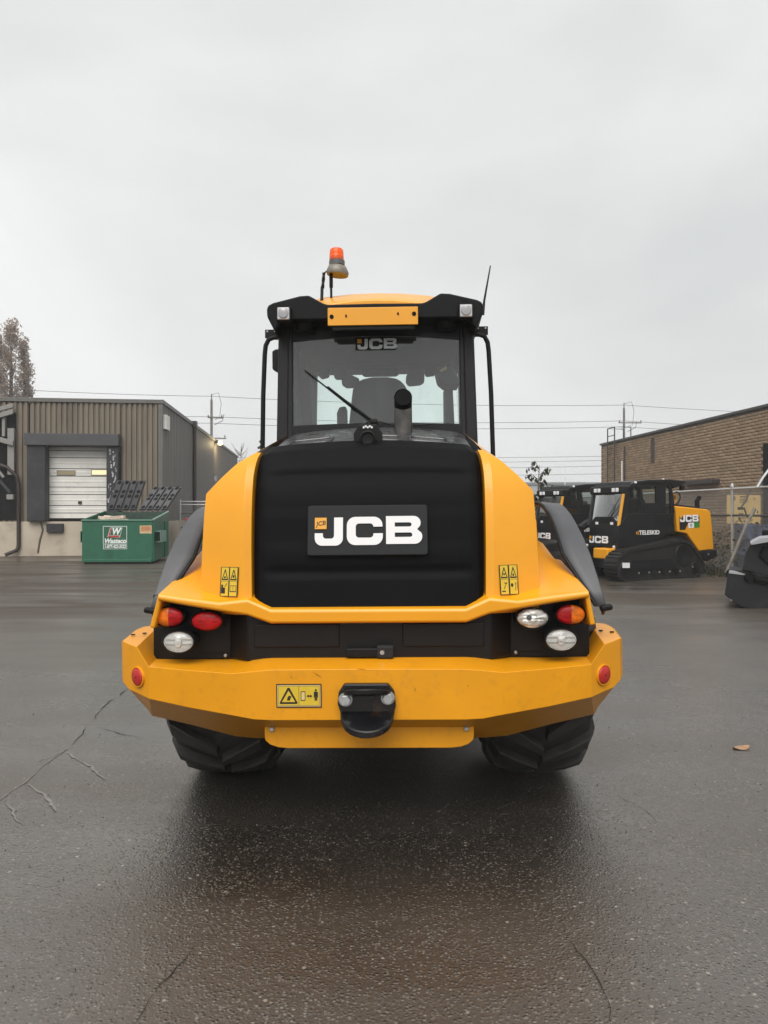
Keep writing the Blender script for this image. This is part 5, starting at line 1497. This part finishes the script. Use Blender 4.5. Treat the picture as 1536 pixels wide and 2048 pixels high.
lid(-Wd / 2 + .03, -.06, 'lid', R(24), .95, .48)
# rubbish in it
m = MB(); rnd = random.Random(2)
for k in range(9):
    m.box((-1.55 + rnd.uniform(-.3, .3) + .1, .55 + rnd.uniform(-.2, .3), 1.20 + rnd.uniform(-.06, .16)), (rnd.uniform(.2, .5), rnd.uniform(.2, .4), .09), Matrix.Rotation(rnd.uniform(-.3, .3), 3, 'Y') @ Matrix.Rotation(rnd.uniform(0, 3), 3, 'Z'))
m.bb(-1.9, -.5, .3, 1.6, 1.0, 1.10)
o = m.build('rubbish', mat('pale waste paper', (.55, .46, .38), .8, var=.2, vscale=4), None, bevel=.01, loc=DP); o['kind'] = 'stuff'; o['label'] = 'pale waste paper heaped inside the green dumpster'
# maker's panel: W emblem, name and telephone number
M_wt = mat('white sticker print', (.72, .76, .72), .5)
M_rd = mat('red sticker print', (.45, .03, .03), .5)
M_kw = mat('dark sticker ground', (.02, .10, .055), .5)
def dec(px, py):
    """point on the dumpster front for a photograph pixel (local x, z)"""
    return (px - 305) * 20.75 / F, ZZ(py, 20.75)
def flat(name, polys, mt, y, par=DUMP):
    m = MB()
    for pl_ in polys: m.add([(a, y, b) for a, b in pl_], [tuple(range(len(pl_)))])
    return m.build(name, mt, par, smooth=0)
def rc(a, b, c, d): (x0, z1), (x1, z0) = dec(a, c), dec(b, d); return [(x0, z0), (x1, z0), (x1, z1), (x0, z1)]
flat('sticker_panel', [rc(208, 255, 1052, 1087), rc(208.5, 255, 1088.5, 1098)], M_wt, -.006)
flat('sticker_ground', [rc(209, 254, 1053, 1078)], M_kw, -.008)
flat('sticker_band', [rc(209, 254, 1078.2, 1086.4)], M_kw, -.008)
flat('sticker_band', [rc(209.4, 254.2, 1089.3, 1097.2)], M_kw, -.008)
def sh(pts): return [dec(*p) for p in pts]
flat('emblem_red', [sh([(217, 1074), (222, 1055), (246, 1055), (241, 1075)])], M_wt, -.010)
flat('emblem_field', [sh([(217.8, 1074), (222.6, 1055.7), (225, 1055.7), (221, 1071), (241, 1071), (240.3, 1074.6)])], M_rd, -.0115)
flat('emblem_field', [sh([(221.5, 1070.5), (225.2, 1055.8), (245, 1055.8), (241.5, 1070.5)])], M_kw, -.0115)
def ftext(name, body, px, py, size, mt, sx=1.0, shear=.2, bold=.006):
    x, z = dec(px, py); me = text_mesh(body, size, 0, shear, sx, bold)
    return put_mesh(name, me, mt, DUMP, frame4((x, -.0125, z), (1, 0, 0), (0, 0, 1)))
ftext('lettering', 'W', 233, 1063, .27, M_wt, .85, .25, .012)
ftext('lettering', 'Wasteco', 231.5, 1082, .185, M_wt, .93, .25, .008)
ftext('lettering', '1-877-422-5522', 231.6, 1093.2, .125, M_wt, .76, .2, .005)
flat('notice_sticker', [rc(280, 303.5, 1051, 1067)], mat('tan sticker', (.55, .40, .22), .5, var=.15, vscale=30), -.006)
flat('notice_print', [rc(283, 301, 1053, 1055), rc(282, 302, 1056, 1057.5), rc(283, 301, 1058.5, 1060), rc(281.5, 302, 1061, 1062)], mat('orange sticker print', (.45, .13, .04), .5), -.008)

# second bin with a red lid
b2 = thing('waste_bin', 'small green waste bin with a red lid half hidden by the loader fender', 'waste bin', (-7.15, 26.0, 0))
m = MB(); m.loft([[(0, 0, .12), (1.3, 0, .12), (1.3, .9, .12), (0, .9, .12)], [(-.06, -.08, 1.20), (1.36, -.08, 1.20), (1.36, .95, 1.20), (-.06, .95, 1.20)]], True, True); m.build('body', M_green, b2, bevel=.02)
m = MB(); m.bb(-.12, 1.42, -.14, 1.0, 1.205, 1.30); m.build('lid', mat('red lid', (.30, .03, .035), .5), b2, bevel=.02)
m = MB(); m.lathe([(.08, 0), (.08, .06)], (.15, .1, 0), 'Z', 10)
for x, y in ((.15, .1), (1.15, .1)): m.lathe([(.075, y - .03), (.075, y + .03)], (x, 0, .075), 'Y', 12)
m.build('castor', M_black, b2)
m = MB()
for k in range(4): m.lathe([(.16, -.02), (.10, .12), (.02, .15)], (.25 + k * .22, .3, 1.31), 'Z', 8)
stuff(m.build('bagged_waste', mat('grey bags', (.25, .26, .27), .5, var=.2), b2))

# ------------------------------------------------------------------ compact track loaders parked on the right
TA = R(25.65); T0 = Vector((5.05, 15.4, 0)); tu = Vector((math.cos(TA), math.sin(TA), 0)); tv = Vector((-math.sin(TA), math.cos(TA), 0))
def TP(zx, zy, v):
    """point (u, v, z) of the vertical plane v for enlarged-crop coordinates"""
    px, py = 1080 + zx / 4.1514, 930 + zy / 4.152
    k = (px - 768) / F; o = T0 + tv * v
    u = (k * o.y - o.x) / (tu.x - k * tu.y)
    Y = o.y + u * tu.y
    return Vector((u, v, CAMZ - (py - 1024) * Y / F))
def TPu(zx, zy, u):
    """point of the plane u = const (the front)"""
    px, py = 1080 + zx / 4.1514, 930 + zy / 4.152
    k = (px - 768) / F; o = T0 + tu * u
    v = (k * o.y - o.x) / (tv.x - k * tv.y)
    Y = o.y + v * tv.y
    return Vector((u, v, CAMZ - (py - 1024) * Y / F))
M_tk = mat('machine black paint', (.008, .008, .009), .42, spec=.35, var=.15)
M_track = mat('rubber track', (.013, .0125, .012), .7, spec=.35, var=.3, vscale=12, grime=(.06, .05, .04), gamount=.5, gscale=9)
TL = thing('track_loader', 'nearer black and yellow compact track loader parked by the chain-link fence', 'track loader', T0, (0, 0, TA), 'compact track loaders parked by the fence')
VN, VF = .36, 1.42
def tpr(name, pts, v0, v1, mt, par=TL, bev=.012, seg=2):
    m = MB(); m.prism([TP(a, b, v0) for a, b in pts], (0, v1 - v0, 0)); return m.build(name, mt, par, bevel=bev, seg=seg)
prof = [(.0, .32), (.03, .16), (.12, .05), (.25, 0), (2.35, 0), (2.55, .05), (2.68, .16), (2.71, .28), (2.64, .42), (2.28, .80), (2.16, .865), (2.02, .885), (1.86, .87), (.40, .675), (.20, .62), (.06, .50)]
def resample(pts, step):
    pts = [Vector((a, 0, b)) for a, b in pts]; pts.append(pts[0]); out = []; carry = 0
    for a, b in zip(pts, pts[1:]):
        L_ = (b - a).length; d = carry
        while d < L_: out.append((a.lerp(b, d / L_), (b - a).normalized())); d += step
        carry = d - L_
    return out
for v0, v1 in ((0, .42), (1.40, 1.82)):
    tr = bpy.data.objects.new('track', None); COL.objects.link(tr); tr.parent = TL
    m = MB(); rings = []
    cx, cz = 1.3, .38
    ins = [(a + (cx - a) * .035, b + (cz - b) * .13) for a, b in prof]
    out_ = [Vector((a, v0, b)) for a, b in prof]
    m.loft([[Vector((a, v0 + .03, b)) for a, b in ins], [Vector((a, v0, b)) for a, b in ins], [Vector((a, v0, b)) for a, b in prof], [Vector((a, v1, b)) for a, b in prof], [Vector((a, v1, b)) for a, b in ins], [Vector((a, v1 - .03, b)) for a, b in ins]], True, True)
    m.build('track_belt', M_track, tr, smooth=40)
    first = None
    for p, t in resample(prof, .105):
        n = Vector((-t.z, 0, t.x)); n = n if n.dot(p - Vector((cx, 0, cz))) > 0 else -n
        if p.z < .03 and n.z < -.8: continue
        if first is None:
            b = MB()
            b.loft([[Vector((x, y, z)) for x, y in ((-.032, .012), (.032, .012), (.032, v1 - v0 - .012), (-.032, v1 - v0 - .012))] for z in (-.01, .022)], True, True)
            o = b.build('track_lug', M_track, tr, smooth=0); first = o
        else:
            o = first.copy(); COL.objects.link(o); o.parent = tr
        o.matrix_local = frame4((p.x, v0, p.z), t if t.cross(Vector((0, 1, 0))).dot(n) > 0 else -t, (0, 1, 0))
    if v0 == 0:
        m = MB()
        for zx, zy in ((820, 897), (905, 893), (990, 889), (1075, 885), (1162, 881), (1265, 845)):
            c = TP(zx, zy, .025); m.lathe([(.024, .022), (.022, .012), (.008, .008)], (c.x, 0, c.z), 'Y', 10)
        m.build('roller_bolt', M_steel, tr)
        m = MB(); c = TP(1190, 745, .03); m.lathe([(.26, .028), (.25, .010), (.12, .006), (.10, .015)], (c.x, 0, c.z), 'Y', 24); m.build('drive_sprocket', M_tk, tr)
        c = TP(760, 850, .03)
        for zx, zy, r_ in ((720, 870, .22), (1290, 850, .14), (860, 880, .09), (945, 880, .09), (1030, 878, .09), (1120, 872, .09)):
            m = MB(); c = TP(zx, zy, .03); m.lathe([(r_, .029), (r_ * .95, .016), (r_ * .4, .014)], (c.x, 0, c.z), 'Y', 20); m.build('track_roller', M_tk, tr)
        m = MB(); m.prism([TP(a, b, .02) for a, b in ((770, 790), (1090, 770), (1130, 860), (780, 880))], (0, -.012, 0)); m.build('track_frame', M_tk, tr, bevel=.004)
        m = MB(); m.prism([TP(a, b, -.002) for a, b in ((684, 812), (744, 812), (744, 855), (684, 855))], (0, -.006, 0)); m.build('white_label', M_white, tr, smooth=0)
# lower body between the tracks, and the black flank over the near track
m = MB(); m.bb(.52, 2.6, .45, 1.38, .22, .95); m.build('chassis', M_tk, TL, bevel=.03)
tpr('side_panel', [(655, 702), (640, 640), (655, 505), (735, 402), (1112, 402), (1112, 560), (1030, 585), (1030, 612), (860, 655)], VN, VN + .10, M_tk)
tpr('side_panel', [(655, 702), (640, 640), (655, 505), (735, 402), (1112, 402), (1112, 560), (1030, 585), (1030, 612), (860, 655)], VF - .1, VF, M_tk)
m = MB(); pts = [(655, 702), (640, 640), (655, 505), (1112, 480), (1112, 560), (1030, 600)]
m.prism([TP(a, b, VN + .1) + Vector((.03, 0, 0)) for a, b in pts], (0, VF - VN - .2, 0)); m.build('cab_tub', M_tk, TL)
def side(v0, d):
    fr = []
    for name, pts in (('front_post', [(700, 250), (722, 205), (760, 158), (800, 143), (800, 175), (772, 200), (748, 240), (733, 402), (655, 505), (670, 470)]),
                      ('door_post', [(832, 150), (845, 150), (872, 402), (828, 402), (836, 300), (830, 215)]),
                      ('mid_post', [(965, 140), (1045, 132), (1048, 402), (970, 402)]),
                      ('rear_post', [(1075, 140), (1098, 190), (1116, 300), (1116, 402), (1088, 402), (1082, 200)]),
                      ('lower_panel', [(872, 315), (970, 315), (970, 402), (872, 402)]),
                      ('top_rail', [(800, 143), (830, 136), (1050, 124), (1078, 142), (1082, 205), (1060, 165), (800, 190)])):
        m = MB(); m.prism([TP(a, b, VN) + Vector((0, v0 - VN, 0)) for a, b in pts], (0, d, 0)); m.build(name, M_tk, TL, bevel=.01)
    m = MB(); m.add([TP(a, b, VN) + Vector((0, v0 - VN + d * .5, 0)) for a, b in ((690, 400), (1112, 402), (1090, 150), (760, 165))], [(0, 1, 2, 3)]); m.build('side_window', G_dark, TL, smooth=0)
side(VN, .06); side(VF - .06, .06)
tpr('pillar_strip', [(690, 240), (706, 240), (668, 495), (650, 505)], VN - .012, VN + .03, M_logo_y, bev=.006)
# front: windscreen, lower front panel and lamps
fa, fb_ = TP(690, 245, VN + .05), TP(655, 505, VN + .05)
dv = Vector((0, VF - VN - .10, 0))
m = MB(); m.add([fb_, fb_ + dv, fa + dv, fa], [(0, 1, 2, 3)]); m.build('windscreen', G_dark, TL, smooth=0)
for k in (0, 1):
    o_ = dv * k + Vector((-.01, (-.03 if k else 0), 0)); m = MB(); m.tube([fb_ + o_, fa + o_], .03, 8); m.build('screen_frame', M_tk, TL)
fl = TP(648, 690, VN + .05)
m = MB(); m.prism([fb_ + Vector((.0, 0, .04)), fb_ + Vector((.14, 0, .04)), fl + Vector((.10, 0, 0)), fl], dv); m.build('front_panel', M_tk, TL, bevel=.02)
m = MB(); m.prism([fb_ + Vector((-.004, .2, .20)), fb_ + Vector((-.004, .75, .20)), fb_ + Vector((-.004, .95, .03)), fb_ + Vector((-.004, .02, .03))], (.02, 0, 0)); m.build('screen_sill', M_tk, TL)
ft = fa + Vector((-.06, 0, .12))
m = MB(); m.bb(fa.x - .08, fa.x + .25, VN, VF, fa.z + .02, fa.z + .20); m.build('brow', M_tk, TL, bevel=.04)
for vv in (.10, .22, .68, .80):
    m = MB(); m.bb(fa.x - .10, fa.x - .082, VN + vv, VN + vv + .09, fa.z + .06, fa.z + .15); m.build('work_lamp', M_white, TL, bevel=.01)
m = MB(); m.tube([fb_ + Vector((-.03, .30, .10)), fb_ + Vector((-.0, .10, .42))], .012, 5); m.tube([fb_ + Vector((-.02, .42, .08)), fb_ + Vector((.04, .02, .62))], .010, 5); m.build('wiper_arm', M_mount, TL)
for vv in (.22, .70):
    m = MB(); m.bb(fb_.x - .012, fb_.x - .006, VN + vv, VN + vv + .09, fb_.z + .02, fb_.z + .08); m.build('screen_label', M_white, TL)
for vv in (.08, .98):
    m = MB(); m.lathe([(.04, fl.x - .02), (.035, fl.x - .06), (.01, fl.x - .07)], (0, VN + vv + .05, fl.z + .02), 'X', 12); m.build('headlamp', M_chrome, TL)
# roof
m = MB()
rp = [TP(a, b, VN) for a, b in ((760, 158), (800, 136), (900, 122), (1060, 118), (1195, 130), (1212, 145), (1180, 165), (1110, 195), (1070, 150), (900, 150))]
m.prism([p + Vector((0, -.02, 0)) for p in rp], (0, VF - VN + .04, 0)); m.build('roof', M_tk, TL, bevel=.02)
m = MB(); m.bb(.6, 2.0, VN + .1, VF - .1, 2.10, 2.2); m.build('headliner', M_liner, TL)
m = MB(); m.bb(1.25, 1.45, VN + .25, VF - .25, 1.0, 1.85); m.bb(.85, 1.4, VN + .25, VF - .25, .95, 1.1); m.build('seat', M_seat, TL, bevel=.05)
m = MB(); c = TP(790, 152, VN); m.lathe([(.03, c.z), (.03, c.z + .03), (.01, c.z + .045)], (c.x, VN - .01, 0), 'Z', 10); c = TP(1038, 128, VN); m.lathe([(.03, c.z), (.03, c.z + .03), (.01, c.z + .045)], (c.x, VN + .05, 0), 'Z', 10); m.build('marker_lamp', M_white, TL)
m = MB(); c = TP(680, 150, VF - .2); m.tube([(c.x, VF - .2, 2.15), (c.x, VF - .2, 2.75)], .012, 5); m.build('aerial', M_white, TL)
m = MB(); c = TP(1178, 190, VN + .1); m.box(c, (.09, .10, .12)); m.build('rear_lamp', M_tk, TL, bevel=.01)
# engine cover, counterweight, exhaust
tpr('engine_cover', [(1112, 338), (1390, 368), (1416, 384), (1425, 440), (1446, 702), (1322, 716), (1222, 572), (1145, 556), (1128, 380)], VN + .01, VF - .05, M_yellow, bev=.03, seg=3)
tpr('cover_top', [(1116, 322), (1330, 352), (1330, 366), (1116, 336)], VN + .1, VF - .1, M_tk)
tpr('rear_bumper', [(1318, 718), (1470, 704), (1474, 758), (1392, 800), (1350, 776)], VN - .02, VF, M_tk, bev=.02)
m = MB(); c = TP(1400, 742, VN - .03); m.lathe([(.02, VN - .02), (.018, VN - .035)], (c.x, 0, c.z), 'Y', 10); m.build('bolt', M_steel, TL)
a, b, c = TP(1305, 380, VN + .25), TP(1303, 300, VN + .25), TP(1325, 265, VN + .25)
m = MB(); m.tube([a, b, c], [.055, .055, .05], 12); m.build('exhaust_pipe', M_soot_shade, TL)
pts = [TP(x, y, VN + .35) for x, y in ((1110, 235), (1135, 222), (1160, 240), (1165, 275), (1150, 310), (1130, 330))]
m = MB(); m.tube(pts, .016, 6); m.build('hydraulic_hose', M_mount, TL)
pts = [TP(x, y, VN + .45) for x, y in ((1105, 330), (1128, 290), (1125, 260), (1108, 245))]
m = MB(); m.tube(pts, .035, 6); m.build('boom_link', M_yellow, TL)
# printing on it
def tface(zx, zy, v): p = TP(zx, zy, v); return frame4((p.x, p.y, p.z), (1, 0, 0), (0, 0, 1))
def tquad(name, pts, v, mt):
    m = MB(); m.add([TP(a, b, v) for a, b in pts], [tuple(range(len(pts)))]); return m.build(name, mt, TL, smooth=0)
tquad('sticker_ground', [(1158, 478), (1158, 424), (1322, 420), (1326, 474), (1232, 482), (1205, 538), (1160, 540)], VN + .006, M_decal_k)
tquad('sticker_white', [(1230, 480), (1278, 478), (1280, 521), (1232, 524)], VN + .004, M_white)
tquad('sticker_green', [(1279, 478), (1325, 475), (1326, 518), (1280, 521)], VN + .004, mat('green sticker', (.03, .22, .03), .5))
p = TP(1256, 500, VN + .002); m = MB(); m.lathe([(.035, 0), (.035, .0005)], (0, 0, 0), 'Z', 14); m.lathe([(.018, .001), (.018, .0015)], (0, 0, 0), 'Z', 14, mi=1); o = m.build('sticker_ring', [M_decal_k, M_white], TL, smooth=0); o.matrix_local = frame4(p, (1, 0, 0), (0, 0, 1))
k_ = 1 / 4.15 * 16.4 / F
def su(zx0, zx1, zy, v): return (TP(zx1, zy, v) - TP(zx0, zy, v)).x
w_ = su(1162, 1318, 450, VN)
badge(TL, tface(1162, 472, VN + .003) , w_ / 3.79, .0008, M_white, False)
p = TP(905, 562, VN - .003); w_ = su(822, 992, 562, VN)
me = text_mesh('TELESKID', .13, 0, 0, 1, .004); wid = max(v.co.x for v in me.vertices) - min(v.co.x for v in me.vertices)
for v in me.vertices: v.co.x *= w_ / wid
put_mesh('lettering', me, M_white, TL, frame4((TP(908, 562, VN).x, VN - .003, p.z), (1, 0, 0), (0, 0, 1)))
for q in (0, 1):
    x0 = 795 + q * 14
    tquad('chevron_mark', [(x0, 564), (x0 + 12, 550), (x0 + 16, 552), (x0 + 6, 564), (x0 + 16, 577), (x0 + 12, 579)], VN - .003, M_logo_y)
# badge on the front panel (faces the front of the machine: local -x)
pv = (fb_ + Vector((0, 0, .04)) - fl).normalized(); pn = Vector((0, -1, 0)).cross(pv).normalized()
f0 = fl + pv * .09 + pn * .008 + Vector((0, .93, 0))
badge(TL, frame4(f0, (0, -1, 0), pv), .165, .001, M_white, False)
# yellow front axle block and the black quick hitch with its bucket
m = MB(); m.bb(.16, .52, .46, .92, .46, .70); m.build('front_axle_block', M_yellow, TL, bevel=.03)
m = MB(); bp = [(.40, .85), (.36, 1.18), (.05, 1.24), (-.06, 1.0), (-.02, .62), (.05, .30), (.28, .10), (.40, .30)]
m.prism([(a, 1.44, b) for a, b in bp], (0, .42, 0)); m.build('quick_hitch', M_tk, TL, bevel=.02)
m = MB(); m.tube([(2.4, 1.6, 1.75), (.6, 1.6, 1.25), (.25, 1.6, 1.05)], .10, 8); m.build('boom_end', M_tk, TL)

def dup_tree(o, parent=None):
    c = o.copy(); COL.objects.link(c)
    if parent is not None: c.parent = parent
    for ch in list(o.children): dup_tree(ch, c)
    return c
T2 = dup_tree(TL)
T2.location = T0 + Vector((-.72, 2.55, 0))
T2['label'] = 'farther black compact track loader parked behind and beside the nearer one'

# ------------------------------------------------------------------ black attachment cut off by the right edge
RX = thing('bucket_attachment', 'black bucket end of a machine reaching in from the right edge', 'machine bucket', (PX(1480, 1215, 11.2)[0], 11.2, 0))
def rp_(px, py, d=0): q = Vector(PX(px, py, 11.2)); return q - Vector((RX.location.x, 11.2, 0)) + Vector((0, d, 0))
def rpr(name, pts, d0, d1, mt, bev=.015):
    m = MB(); m.prism([rp_(a, b, d0) + Vector((.52 * d0, 0, 0)) for a, b in pts], (.52 * (d1 - d0), d1 - d0, 0)); return m.build(name, mt, RX, bevel=bev)
M_bk = mat('worn black steel', (.014, .014, .016), .5, spec=.3, var=.2, vscale=6, grime=(.07, .06, .05), gamount=.3, gscale=5)
rpr('bucket_shell', [(1456, 1145), (1497, 1150), (1520, 1163), (1640, 1180), (1700, 1190), (1700, 1236), (1530, 1224), (1482, 1214), (1449, 1190)], 0, 1.3, M_bk)
rpr('side_plate', [(1484, 1141), (1490, 1108), (1502, 1088), (1640, 1078), (1700, 1100), (1700, 1190), (1560, 1160), (1500, 1144)], .12, 1.0, M_bk)
rpr('recess_shade', [(1518, 1112), (1527, 1094), (1640, 1092), (1640, 1150), (1540, 1132)], .08, .125, M_soot_shade)  # black slab set on the plate for the shade of a hollow
rpr('top_plate', [(1500, 1086), (1520, 1076), (1650, 1066), (1650, 1078), (1538, 1084), (1503, 1090)], -.02, .95, mat('pale grey steel', (.32, .32, .34), .45), .006)
m = MB(); c = rp_(1497, 1154); m.lathe([(.075, -.05), (.075, .6)], (c.x, 0, c.z), 'Y', 18); m.build('pivot_roller', M_soot_shade, RX)
m = MB(); m.tube([rp_(1505, 1156, -.03), rp_(1545, 1166, -.03), rp_(1680, 1188, -.03)], .05, 10); m.build('hydraulic_ram', M_soot_shade, RX)
m = MB(); c = rp_(1462, 1200); m.lathe([(.012, -.004), (.010, -.016)], (c.x, 0, c.z), 'Y', 8); m.build('bolt', M_steel, RX)
m = MB(); m.prism([rp_(1457, 1144, -.012), rp_(1497, 1149, -.012), rp_(1497, 1151.5, -.012), rp_(1457, 1146.5, -.012)], (.208, .4, 0)); m.build('worn_edge', M_steel, RX)
m = MB(); m.bb(1.6, 3.6, .5, 2.4, .25, 1.2); m.build('machine_body', M_tk, RX, bevel=.05)

# ------------------------------------------------------------------ damp air over the whole yard
m = MB(); m.bb(-260, 260, -60, 300, -1.0, 24.0)
HZ = bpy.data.materials.new('damp air'); HZ.use_nodes = True
hn, hl = HZ.node_tree.nodes, HZ.node_tree.links
for q in list(hn):
    if q.type == 'BSDF_PRINCIPLED': hn.remove(q)
pv_ = hn.new('ShaderNodeVolumePrincipled'); pv_.inputs['Color'].default_value = (.92, .93, .94, 1); pv_.inputs['Density'].default_value = .0016
hl.new(pv_.outputs[0], hn['Material Output'].inputs['Volume'])
stuff(m.build('haze', HZ, smooth=0))
